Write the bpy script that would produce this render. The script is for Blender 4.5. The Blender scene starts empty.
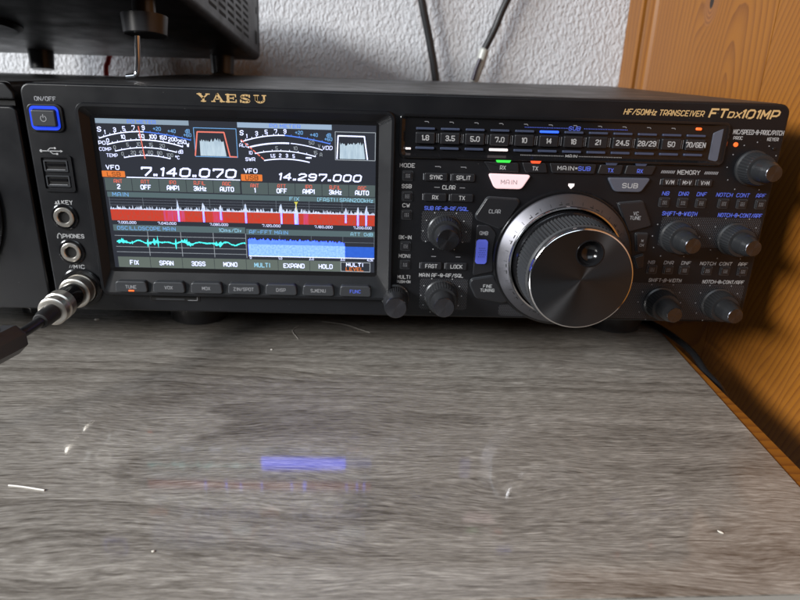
import bpy, bmesh, math, random
from mathutils import Vector, Matrix
random.seed(7)
K = 0.001                      # everything below is measured in millimetres
SC = bpy.context.scene
COL = SC.collection

# ------------------------------------------------------------------ camera, world, lamps, exposure
cam = bpy.data.cameras.new("camera")
cam_o = bpy.data.objects.new("camera", cam); COL.objects.link(cam_o)
F_PX, TILT, ROLL, YAW = 612.32, 0.35352, 0.029515, 0.02571
fw = Vector((math.sin(YAW)*math.cos(TILT), math.cos(YAW)*math.cos(TILT), -math.sin(TILT)))
rt = Vector((math.cos(YAW), -math.sin(YAW), 0)); up = rt.cross(fw)
r2 = math.cos(ROLL)*rt + math.sin(ROLL)*up
u2 = -math.sin(ROLL)*rt + math.cos(ROLL)*up
M = Matrix((( r2.x, u2.x, -fw.x), (r2.y, u2.y, -fw.y), (r2.z, u2.z, -fw.z))).to_4x4()
M.translation = Vector((-11.70, -350.79, 173.08))*K
cam_o.matrix_world = M
cam.sensor_width = 36; cam.lens = F_PX/800*36
cam.clip_start = 0.005; cam.clip_end = 50
cam.dof.use_dof = True; cam.dof.focus_distance = 0.305; cam.dof.aperture_fstop = 14.5
SC.camera = cam_o

world = bpy.data.worlds.new("World"); SC.world = world; world.use_nodes = True
bg = world.node_tree.nodes["Background"]
bg.inputs[0].default_value = (0.80, 0.88, 1.0, 1); bg.inputs[1].default_value = 0.02

def area(name, loc, target, sx, sy, power, col, spread=180):
    l = bpy.data.lights.new(name, 'AREA'); l.shape = 'RECTANGLE'; l.size = sx; l.size_y = sy
    l.energy = power; l.color = col; l.spread = math.radians(spread)
    o = bpy.data.objects.new(name, l); COL.objects.link(o)
    o.location = Vector(loc); o.rotation_euler = (Vector(target)-Vector(loc)).to_track_quat('-Z', 'Y').to_euler()
    return o
area("window_light", (-1.88, -1.56, 1.05), (0.0, 0.05, 0.08), 0.50, 0.50, 52, (1.0, 0.97, 0.93))
area("side_window_light", (-2.25, -0.85, 1.10), (0.0, 0.1, 0.1), 0.9, 0.55, 68, (0.92, 0.96, 1.0))
area("front_fill_light", (-0.25, -1.75, 1.25), (0.0, 0.1, 0.1), 1.5, 0.9, 10.5, (0.80, 0.90, 1.0))  # weak fill added in front to lift wall and table
SC.view_settings.view_transform = 'Standard'; SC.view_settings.look = 'None'
SC.view_settings.exposure = 0.0; SC.view_settings.gamma = 1.0
try:
    SC.cycles.max_bounces = 8; SC.cycles.use_denoising = True; SC.cycles.caustics_reflective = False
except Exception: pass

# ------------------------------------------------------------------ materials
def new_mat(name):
    m = bpy.data.materials.new(name); m.use_nodes = True
    return m, m.node_tree, m.node_tree.nodes["Principled BSDF"]
def mat(name, base, rough=0.5, metal=0.0, spec=0.5, emit=None, es=1.0, coat=0.0, coat_r=0.1, bump=None, aniso=None, var=0.0):
    m, nt, b = new_mat(name)
    b.inputs["Base Color"].default_value = (*base, 1); b.inputs["Roughness"].default_value = rough
    b.inputs["Metallic"].default_value = metal; b.inputs["Specular IOR Level"].default_value = spec
    b.inputs["Coat Weight"].default_value = coat; b.inputs["Coat Roughness"].default_value = coat_r
    if emit:
        b.inputs["Emission Color"].default_value = (*emit, 1); b.inputs["Emission Strength"].default_value = es
    if bump or var:
        tc = nt.nodes.new("ShaderNodeTexCoord")
    if bump:
        sc_, st, dist = bump
        n = nt.nodes.new("ShaderNodeTexNoise"); n.inputs["Scale"].default_value = sc_; n.inputs["Detail"].default_value = 3
        nt.links.new(tc.outputs["Object"], n.inputs["Vector"])
        bp = nt.nodes.new("ShaderNodeBump"); bp.inputs["Strength"].default_value = st; bp.inputs["Distance"].default_value = dist
        nt.links.new(n.outputs["Fac"], bp.inputs["Height"]); nt.links.new(bp.outputs["Normal"], b.inputs["Normal"])
    if var:                     # smudges and dust: roughness wanders over the surface
        n = nt.nodes.new("ShaderNodeTexNoise"); n.inputs["Scale"].default_value = 45; n.inputs["Detail"].default_value = 5
        nt.links.new(tc.outputs["Object"], n.inputs["Vector"])
        mr = nt.nodes.new("ShaderNodeMapRange"); mr.inputs[1].default_value = .3; mr.inputs[2].default_value = .7
        mr.inputs[3].default_value = max(rough-var, .02); mr.inputs[4].default_value = rough+var
        nt.links.new(n.outputs["Fac"], mr.inputs[0]); nt.links.new(mr.outputs[0], b.inputs["Roughness"])
        vo = nt.nodes.new("ShaderNodeTexVoronoi"); vo.inputs["Scale"].default_value = 330
        nt.links.new(tc.outputs["Object"], vo.inputs["Vector"])
        sep = nt.nodes.new("ShaderNodeSeparateColor"); nt.links.new(vo.outputs["Color"], sep.inputs[0])
        rad = nt.nodes.new("ShaderNodeMath"); rad.operation = 'POWER'; nt.links.new(sep.outputs[0], rad.inputs[0]); rad.inputs[1].default_value = 7
        rr = nt.nodes.new("ShaderNodeMath"); rr.operation = 'MULTIPLY'; nt.links.new(rad.outputs[0], rr.inputs[0]); rr.inputs[1].default_value = .085
        lt = nt.nodes.new("ShaderNodeMath"); lt.operation = 'LESS_THAN'; nt.links.new(vo.outputs["Distance"], lt.inputs[0]); nt.links.new(rr.outputs[0], lt.inputs[1])
        mx = nt.nodes.new("ShaderNodeMix"); mx.data_type = 'RGBA'; mf = nt.nodes.new("ShaderNodeMath"); mf.operation = 'MULTIPLY'
        nt.links.new(lt.outputs[0], mf.inputs[0]); mf.inputs[1].default_value = .30
        nt.links.new(mf.outputs[0], mx.inputs[0]); mx.inputs[6].default_value = (*base, 1); mx.inputs[7].default_value = (.35, .35, .36, 1)
        nt.links.new(mx.outputs[2], b.inputs["Base Color"])
    if aniso:
        b.inputs["Anisotropic"].default_value = aniso
        t = nt.nodes.new("ShaderNodeTangent"); t.direction_type = 'RADIAL'; t.axis = 'Y'
        nt.links.new(t.outputs[0], b.inputs["Tangent"])
    return m

class G:                        # small helper for node maths
    def __init__(s, nt): s.nt = nt
    def v(s, sock, x):
        if hasattr(x, "is_output"): s.nt.links.new(x, sock)
        else: sock.default_value = x
    def op(s, o, a, b=0.0, c=None):
        n = s.nt.nodes.new("ShaderNodeMath"); n.operation = o
        s.v(n.inputs[0], a); s.v(n.inputs[1], b)
        if c is not None: s.v(n.inputs[2], c)
        return n.outputs[0]
    def add(s, a, b): return s.op('ADD', a, b)
    def sub(s, a, b): return s.op('SUBTRACT', a, b)
    def mul(s, a, b): return s.op('MULTIPLY', a, b)
    def xyz(s):
        tc = s.nt.nodes.new("ShaderNodeTexCoord"); sp = s.nt.nodes.new("ShaderNodeSeparateXYZ")
        s.nt.links.new(tc.outputs["Object"], sp.inputs[0]); return sp.outputs
    def vec(s, x, y, z):
        n = s.nt.nodes.new("ShaderNodeCombineXYZ")
        for i, q in enumerate((x, y, z)): s.v(n.inputs[i], q)
        return n.outputs[0]
    def noise(s, vec, scale, detail=2, rough=.5, dist=0.0):
        n = s.nt.nodes.new("ShaderNodeTexNoise"); s.nt.links.new(vec, n.inputs["Vector"])
        n.inputs["Scale"].default_value = scale; n.inputs["Detail"].default_value = detail
        n.inputs["Roughness"].default_value = rough; n.inputs["Distortion"].default_value = dist
        return n.outputs["Fac"]
    def ramp(s, fac, stops):
        n = s.nt.nodes.new("ShaderNodeValToRGB"); s.nt.links.new(fac, n.inputs[0])
        e = n.color_ramp.elements
        while len(e) < len(stops): e.new(.5)
        for el, (p, c) in zip(e, stops): el.position = p; el.color = (*c, 1)
        return n.outputs[0]
    def mix(s, fac, a, b, mode='MIX'):
        n = s.nt.nodes.new("ShaderNodeMix"); n.data_type = 'RGBA'; n.blend_type = mode
        s.v(n.inputs[0], fac)
        for sock, q in ((n.inputs[6], a), (n.inputs[7], b)):
            if hasattr(q, "is_output"): s.nt.links.new(q, sock)
            else: sock.default_value = (*q, 1)
        return n.outputs[2]
    def maprange(s, x, a, b, c, d):
        n = s.nt.nodes.new("ShaderNodeMapRange"); s.v(n.inputs[0], x)
        for i, q in enumerate((a, b, c, d)): n.inputs[i+1].default_value = q
        return n.outputs[0]
    def bump(s, h, strength, dist, normal=None):
        n = s.nt.nodes.new("ShaderNodeBump"); n.inputs["Strength"].default_value = strength; n.inputs["Distance"].default_value = dist
        s.nt.links.new(h, n.inputs["Height"])
        if normal: s.nt.links.new(normal, n.inputs["Normal"])
        return n.outputs[0]

def laminate_material():
    m, nt, b = new_mat("grey oak laminate"); g = G(nt); X, Y, Z = g.xyz()
    # slow wander of the grain, a broad cathedral figure, then crisp wavy fibres and dark pores
    wob = g.noise(g.vec(g.mul(X, 3.0), g.mul(Y, 9.0), 0.0), 1.6, 2)
    wob2 = g.noise(g.vec(g.mul(X, 28.0), g.mul(Y, 60.0), 2.0), 1.0, 2)
    yy = g.add(g.add(Y, g.mul(g.sub(wob, .5), 0.030)), g.mul(g.sub(wob2, .5), .0026))
    cx = g.op('DIVIDE', g.add(X, .06), .20); cy = g.op('DIVIDE', g.add(g.add(yy, .055), g.mul(X, .06)), .030)
    rad = g.op('SQRT', g.add(g.mul(cx, cx), g.mul(cy, cy)))
    ring = g.op('SINE', g.add(g.mul(rad, 9.0), g.mul(g.noise(g.vec(g.mul(X, 1.5), g.mul(Y, 6), 0.0), 6, 2), 3.0)))
    ringm = g.mul(ring, g.maprange(rad, .3, 3.2, 1.0, 0.2))
    broad = g.noise(g.vec(g.mul(X, 5.0), g.mul(yy, 60.0), 0.0), 1.0, 3, .55)
    skew = g.mul(g.sub(g.noise(g.vec(g.mul(X, 14.0), g.mul(Y, 30.0), 11.0), 1.0, 1), .5), .010)
    ys = g.add(yy, skew)
    w1 = g.maprange(g.noise(g.vec(g.mul(X, 75.0), g.mul(ys, 720.0), 0.0), 1.0, 2, .6), .37, .63, 0, 1)
    w2 = g.maprange(g.noise(g.vec(g.mul(X, 170.0), g.mul(ys, 1200.0), 3.0), 1.0, 2, .6), .37, .63, 0, 1)
    fibre = w2
    pore = g.maprange(g.noise(g.vec(g.mul(X, 42.0), g.mul(ys, 640.0), 8.0), 1.0, 2, .5), .575, .625, 0, 1)
    pale = g.maprange(g.noise(g.vec(g.mul(X, 48.0), g.mul(ys, 560.0), 14.0), 1.0, 2, .5), .60, .66, 0, 1)
    gl = g.add(g.mul(yy, 48.0), g.add(g.mul(g.noise(g.vec(g.mul(X, 2.4), g.mul(Y, 8.0), 4.0), 1.0, 2), 4.0), g.mul(g.op('MINIMUM', rad, 3.0), 1.5)))
    gl = g.add(gl, g.mul(g.noise(g.vec(g.mul(X, 30.0), g.mul(Y, 160.0), 7.0), 1.0, 2), .30))
    fr = g.op('FRACT', gl)
    vein = g.mul(g.op('POWER', fr, 2.6), g.maprange(fr, .93, 1.0, 1.0, 0.0))
    vein = g.mul(vein, g.maprange(g.noise(g.vec(g.mul(X, 5.0), g.mul(Y, 26.0), 6.0), 1.0, 2), .36, .60, .1, 1))
    f = g.add(g.mul(w1, .24), g.mul(w2, .22))
    f = g.add(g.add(f, g.mul(broad, .40)), g.mul(ringm, .03))
    f = g.sub(g.add(g.add(f, .10), g.mul(pale, .15)), g.add(g.mul(pore, .20), g.mul(vein, .34)))
    c = g.ramp(f, [(.08, (.105, .092, .078)), (.36, (.206, .188, .164)), (.58, (.302, .281, .250)), (.84, (.465, .438, .395))])
    sp = g.noise(g.vec(X, Y, 21.0), 1500, 1)
    c = g.mix(g.maprange(sp, .80, .86, 0, .6), c, (.55, .54, .52))
    # small scratches and stains
    st = g.noise(g.vec(X, Y, 9.0), 26, 4, .6)
    c = g.mix(g.maprange(st, .66, .74, 0, .22), c, (.32, .31, .30))
    nt.links.new(c, b.inputs["Base Color"])
    b.inputs["Roughness"].default_value = .5; b.inputs["Specular IOR Level"].default_value = .35
    b.inputs["Coat Weight"].default_value = 1.0; b.inputs["Coat IOR"].default_value = 1.63
    nt.links.new(g.maprange(g.noise(g.vec(g.mul(X, 20), g.mul(Y, 300), 0.0), 1.0, 3), .3, .7, .050, .085), b.inputs["Coat Roughness"])
    nt.links.new(g.bump(fibre, .10, .0004), b.inputs["Normal"])
    wave = g.noise(g.vec(X, Y, 0.0), 16, 1)
    nt.links.new(g.bump(wave, .05, .002, g.bump(g.noise(g.vec(g.mul(X, 60), g.mul(Y, 900), 0.0), 1.0, 2), .02, .0003)), b.inputs["Coat Normal"])
    return m

def pine_material(name, yc, d0, slope, z0, pitch, lean, knot=None, tint=1.0):
    m, nt, b = new_mat(name); g = G(nt); X, Y, Z = g.xyz()
    w = g.noise(g.vec(g.mul(Y, 9.0), g.mul(Z, 4.0), yc), 1.0, 3)
    w2 = g.noise(g.vec(g.mul(Y, 30.0), g.mul(Z, 7.0), yc+2), 1.0, 2)
    yy = g.add(g.add(Y, g.mul(Z, lean)), g.mul(g.sub(w2, .5), .010))
    d = g.add(g.mul(g.sub(Z, z0), slope), d0); d = g.add(d, g.mul(g.sub(w, .5), .05))
    dy = g.sub(yy, yc)
    r = g.op('SQRT', g.add(g.mul(dy, dy), g.mul(d, d)))
    r = g.add(r, g.mul(g.noise(g.vec(g.mul(Y, 45), g.mul(Z, 6), yc+5), 1.0, 2), .008))
    if knot:
        ky = g.sub(Y, knot[0]); kz = g.sub(Z, knot[1])
        k2 = g.add(g.mul(ky, ky), g.mul(g.mul(kz, kz), .45))
        r = g.add(r, g.mul(g.op('EXPONENT', g.mul(k2, -1/(.018**2))), .022))
    ph = g.op('FRACT', g.op('DIVIDE', r, pitch))
    late = g.op('POWER', ph, 2.2)
    late = g.mul(late, g.maprange(ph, .93, 1.0, 1.0, 0.0))
    fib = g.noise(g.vec(g.mul(X, 200), g.mul(yy, 850.0), g.mul(Z, 14.0)), 1.0, 3, .6)
    tone = g.noise(g.vec(X, g.mul(Y, 14), g.mul(Z, 3.5)), 1.0, 2)
    light = g.mix(tone, (.262*tint, .091*tint, .0085*tint), (.34*tint, .131*tint, .014*tint))
    c = g.mix(g.mul(late, .90), light, (.130*tint, .036*tint, .006*tint))
    c = g.mix(g.maprange(fib, .35, .75, 0, .40), c, (.30*tint, .12*tint, .025*tint))
    if knot:
        rk = g.op('SQRT', k2); rk = g.add(rk, g.mul(g.sub(w2, .5), .002))
        kr = g.op('SINE', g.mul(rk, 2600.0))
        kc = g.mix(g.maprange(kr, -1, 1, 0, 1), (.30, .12, .03), (.20, .07, .018))
        c = g.mix(g.maprange(rk, .010, .013, 1, 0), c, kc)
        c = g.mix(g.maprange(rk, .0026, .0036, 1, 0), c, (.02, .012, .008))
    nt.links.new(c, b.inputs["Base Color"])
    b.inputs["Roughness"].default_value = .46; b.inputs["Specular IOR Level"].default_value = .4; b.inputs["Coat Weight"].default_value = .08; b.inputs["Coat Roughness"].default_value = .3
    nt.links.new(g.bump(g.add(fib, g.mul(late, .5)), .12, .0005), b.inputs["Normal"])
    return m

def plaster_material():
    m, nt, b = new_mat("rough plaster"); g = G(nt); X, Y, Z = g.xyz()
    v = g.vec(X, Y, Z)
    v2 = g.vec(X, Y, g.mul(Z, .6)); n1 = g.noise(v2, 300, 2, .5, .4); n2 = g.noise(v, 700, 2, .55); n3 = g.noise(v, 90, 2)
    h = g.add(g.mul(g.maprange(n1, .36, .64, 0, 1), 1.0), g.add(g.mul(n2, .5), g.mul(n3, .6)))
    nt.links.new(g.mix(g.noise(v, 7, 3), (.53, .545, .575), (.64, .65, .675)), b.inputs["Base Color"])
    b.inputs["Roughness"].default_value = .9
    nt.links.new(g.bump(h, .8, .0012), b.inputs["Normal"])
    return m

def dotted_material():           # black plastic with a raster of tiny light dimples
    m, nt, b = new_mat("dotted black plastic"); g = G(nt); X, Y, Z = g.xyz()
    P = .00125
    u = g.op('DIVIDE', X, P); w = g.op('DIVIDE', Z, P*.8)
    row = g.op('MODULO', g.op('FLOOR', w), 2.0)
    fu = g.sub(g.op('FRACT', g.add(u, g.mul(row, .5))), .5); fz = g.sub(g.op('FRACT', w), .5)
    d = g.op('SQRT', g.add(g.mul(fu, fu), g.mul(fz, fz)))
    k = g.maprange(d, .20, .30, 1, 0)
    nt.links.new(g.mix(k, (.008, .008, .010), (.07, .075, .085)), b.inputs["Base Color"])
    b.inputs["Roughness"].default_value = .45
    nt.links.new(g.bump(k, .4, .0002), b.inputs["Normal"])
    return m

def lit(name, c0, c1=None, scale=(900, 900, 900), strength=1.0, lo=.35, hi=.65, detail=3):
    m, nt, b = new_mat(name); g = G(nt); X, Y, Z = g.xyz()
    b.inputs["Base Color"].default_value = (.01, .01, .012, 1); b.inputs["Roughness"].default_value = .16
    b.inputs["Specular IOR Level"].default_value = .35
    b.inputs["Emission Strength"].default_value = strength
    if c1:
        n = g.noise(g.vec(g.mul(X, scale[0]), 0.0, g.mul(Z, scale[2])), 1.0, detail, .6)
        nt.links.new(g.mix(g.maprange(n, lo, hi, 0, 1), c0, c1), b.inputs["Emission Color"])
    else: b.inputs["Emission Color"].default_value = (*c0, 1)
    return m

MT = dict(
    panel=mat("satin black plastic", (.0055, .0060, .0078), .40, spec=.38, bump=(2600, .12, .0002), var=.06),
    case=mat("black painted steel", (.021, .0215, .023), .44, bump=(3000, .2, .0003), var=.08),
    gloss=mat("glossy black plastic", (.008, .008, .009), .16),
    deep=mat("black void", (.002, .002, .002), .8),
    btn=mat("black button plastic", (.014, .0145, .017), .34, var=.05),
    btn2=mat("charcoal button plastic", (.036, .039, .044), .38),
    grip=mat("ribbed rubber", (.034, .036, .039), .45),
    rubber=mat("black rubber", (.012, .012, .013), .55),
    foot=mat("black foot plastic", (.035, .036, .040), .30),
    white=mat("white print", (.43, .44, .45), .5),
    grey=mat("grey print", (.30, .31, .33), .5),
    blue=mat("glowing blue print", (.10, .16, .75), .45, emit=(.10, .16, .75), es=.05),  # unlit print, with a faint glow added to brighten it
    gold=mat("gold lettering", (.62, .42, .19), .4),
    silver=mat("dark satin ring", (.125, .125, .140), .38, metal=.85, aniso=.5),
    chrome=mat("polished chrome", (.80, .80, .82), .12, metal=1.0),
    nickel=mat("nickel plug shell", (.60, .57, .52), .30, metal=.9, bump=(500, .15, .0003)),
    dial=mat("brushed black aluminium", (.065, .066, .070), .35, metal=.95, aniso=.9),
    cap=mat("turned black aluminium", (.10, .10, .112), .24, metal=.95, aniso=.8),
    knob=mat("black knob plastic", (.020, .021, .023), .33, var=.05),
    lens=mat("dim blue lens", (.05, .065, .115), .25),
    l_blue=mat("lit blue lamp", (.01, .03, .3), .3, emit=(.03, .12, 1.0), es=1.7),
    l_pblue=mat("power ring blue light", (.01, .03, .3), .3, emit=(.02, .075, 1.0), es=.75),
    l_qmb=mat("lit violet blue key", (.05, .06, .3), .4, emit=(.10, .13, .62), es=.60),
    l_pink=mat("lit pinkish white key", (.6, .45, .48), .4, emit=(1.0, .66, .68), es=.62),
    l_white=mat("lit white lamp", (.7, .65, .65), .4, emit=(1.0, .85, .85), es=.95),
    l_green=mat("lit green lamp", (.02, .3, .03), .4, emit=(.06, 1.0, .10), es=.75),
    l_red=mat("lit red lamp", (.3, .02, .01), .4, emit=(1.0, .10, .03), es=1.2),
    l_orange=mat("lit orange lamp", (.3, .1, .02), .4, emit=(1.0, .11, .02), es=1.4),
    subkey=mat("dim blue grey key", (.085, .095, .125), .30),
    dots=dotted_material(),
    table=laminate_material(), plaster=plaster_material(),
    edge=mat("pale edge band", (.30, .31, .29), .45, bump=(400, .1, .0003)),
    cable=mat("black cable sheath", (.012, .0125, .014), .36),
    red=mat("red wire", (.45, .03, .03), .4),
    clear=mat("cloudy clear plastic", (.42, .43, .40), .28),
    purple=mat("violet core", (.035, .03, .06), .4),
    crumb=mat("pale crumb", (.70, .66, .58), .7), hair=mat("pale hair", (.72, .69, .64), .5),
    floor=mat("dark floor", (.05, .035, .025), .6),
    # screen colours
    s_black=lit("screen black", (.024, .028, .038)),
    s_bar=lit("screen title bar", (.28, .37, .46)),
    s_barb=lit("screen bright title bar", (.34, .46, .62)),
    s_menu=lit("screen menu bar", (.085, .115, .115)),
    s_menu2=lit("screen lower menu bar", (.125, .155, .135)),
    s_head=lit("screen heading bar", (.095, .145, .155)),
    s_white=lit("screen white", (.88, .95, 1.35), strength=1.35),
    s_dim=lit("screen grey", (.36, .40, .44)),
    s_line=lit("screen grid", (.17, .20, .24)),
    s_blue=lit("screen blue", (.10, .24, .90), strength=1.1),
    s_lblue=lit("screen light blue", (.19, .45, .85)),
    s_cyan=lit("screen cyan", (.35, .72, .95)),
    s_red=lit("screen red", (.80, .16, .11)),
    s_redlt=lit("screen pale red", (.95, .24, .18)),
    s_orange=lit("screen orange", (.85, .22, .04)),
    s_otext=lit("screen dark on orange", (.10, .03, .01)),
    s_teal=lit("screen teal trace", (.10, 1.2, 1.15)),
    s_fill=lit("screen filter fill", (.42, .55, .66), (.58, .72, .82), (500, 0, 90)),
    s_fall=lit("screen red band", (.70, .035, .010), (.46, .075, .045), (1500, 0, 420)),
    s_fallp=lit("screen purple band", (.74, .05, .03), (.60, .08, .24), (900, 0, 120)),
    s_noise=lit("screen noise floor", (.50, .64, .90), (.90, .96, 1.15), (700, 0, 500)),
    s_sig=lit("screen signal column", (.45, .55, 4.5), (.75, .85, 4.8), (900, 0, 160)),
    s_fft=lit("screen audio blue", (.12, .28, 3.6), (.15, .34, 4.0), (500, 0, 500), 1.1),
    s_fftl=lit("screen audio pale blue", (.20, .42, 5.2), (.42, .70, 5.6), (900, 0, 900), 1.1, .3, .7),
    s_fftd=lit("screen audio deep blue", (.025, .12, .66), (.03, .14, .72), (500, 0, 500)),
    s_yellow=lit("screen yellow", (.75, .70, .10)),
)

# ------------------------------------------------------------------ mesh builder
def rrect(x0, z0, x1, z1, r=0.0, n=5):
    if r <= 0: return [(x0, z0), (x1, z0), (x1, z1), (x0, z1)]
    o = []
    for cx, cz, a0 in ((x1-r, z0+r, -90), (x1-r, z1-r, 0), (x0+r, z1-r, 90), (x0+r, z0+r, 180)):
        for i in range(n+1):
            a = math.radians(a0+90*i/n); o.append((cx+r*math.cos(a), cz+r*math.sin(a)))
    return o
def ccw(p):
    a = sum(p[i][0]*p[(i+1) % len(p)][1]-p[(i+1) % len(p)][0]*p[i][1] for i in range(len(p)))
    return p if a > 0 else p[::-1]
def fillet(p, r, n=4):
    p = ccw(list(p)); o = []; L = len(p)
    for i in range(L):
        a, b, c = Vector(p[i-1]), Vector(p[i]), Vector(p[(i+1) % L])
        d1, d2 = (a-b), (c-b); t = min(r, d1.length*.45, d2.length*.45)
        s, e = b+d1.normalized()*t, b+d2.normalized()*t
        for k in range(n+1):
            q = k/n; o.append(tuple((1-q)**2*s+2*q*(1-q)*b+q*q*e))
    return o
def inset(p, d):
    L = len(p); o = []
    for i in range(L):
        a, b, c = Vector(p[i-1]), Vector(p[i]), Vector(p[(i+1) % L])
        e1, e2 = (b-a), (c-b)
        if e1.length < 1e-9: e1 = e2
        if e2.length < 1e-9: e2 = e1
        n1 = Vector((-e1.y, e1.x)).normalized(); n2 = Vector((-e2.y, e2.x)).normalized()
        m = n1+n2; m = m.normalized() if m.length > 1e-6 else n1
        o.append(tuple(b+m*(d/max(m.dot(n1), .35))))
    return o

# squared technical lettering drawn as strokes on a 4 by 6 grid
STROKES = {
 'A': "00 04 16 36 44 40|02 42", 'B': "00 06 36 45 44 33 03|33 42 41 30 00", 'C': "45 36 16 05 01 10 30 41", 'D': "00 06 36 45 41 30 00",
 'E': "46 06 00 40|03 33", 'F': "46 06 00|03 33", 'G': "45 36 16 05 01 10 30 41 43 23", 'H': "00 06|40 46|03 43", 'I': "10 16", 'J': "46 41 30 10 01 02",
 'K': "00 06|46 03|13 40", 'L': "06 00 40", 'M': "00 06 22 46 40", 'N': "00 06 40 46", 'O': "10 01 05 16 36 45 41 30 10", 'P': "00 06 36 45 43 32 02",
 'Q': "10 01 05 16 36 45 41 30 10|22 40", 'R': "00 06 36 45 43 32 02|22 40", 'S': "45 36 16 05 04 13 33 42 41 30 10 01", 'T': "06 46|26 20",
 'U': "06 01 10 30 41 46", 'V': "06 20 46", 'W': "06 10 24 30 46", 'X': "00 46|06 40", 'Y': "06 23 46|23 20", 'Z': "06 46 00 40",
 '0': "10 01 05 16 36 45 41 30 10", '1': "05 16 10", '2': "05 16 36 45 44 01 00 40", '3': "05 16 36 45 44 33 13|33 42 41 30 10 01", '4': "30 36 02 42",
 '5': "46 06 03 33 42 41 30 10 01", '6': "45 36 16 05 01 10 30 41 42 33 03", '7': "05 06 46 44 20", '8': "13 04 05 16 36 45 44 33 13 02 01 10 30 41 42 33",
 '9': "01 10 30 41 45 36 16 05 04 13 43", '.': "00 01|10 11", '/': "00 36", '-': "03 33", '+': "03 43|21 25", '>': "05 33 01", '|': "00 06", '[': "26 06 00 20",
 '\u00b0': "04 06 26 24 04", '@': "10 01 05 16 36 45 41 30 10|13 33|22 24", 'k': "06 00|34 02|12 30", 'z': "04 34 00 30", 'm': "00 04 24 20|24 34 43 40",
 's': "34 14 03 12 22 31 20 00", 'i': "00 04|05 06", 'v': "04 10 24", 'd': "34 14 03 01 10 30 36", ' ': "",
}
def strokes(t):                 # polylines of a line of text, and its width
    x = 0; o = []
    for ch in t:
        if ch == ' ': x += 2.6; continue
        pl = [[(int(p[0]), int(p[1])) for p in q.split()] for q in STROKES[ch].split('|')]
        mx = max(p[0] for q in pl for p in q)
        o += [[(x+a, b_) for a, b_ in q] for q in pl]; x += mx+(2.0 if ch == 'I' else 1.75)
    return o, max(x-1.7, .6)

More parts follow.
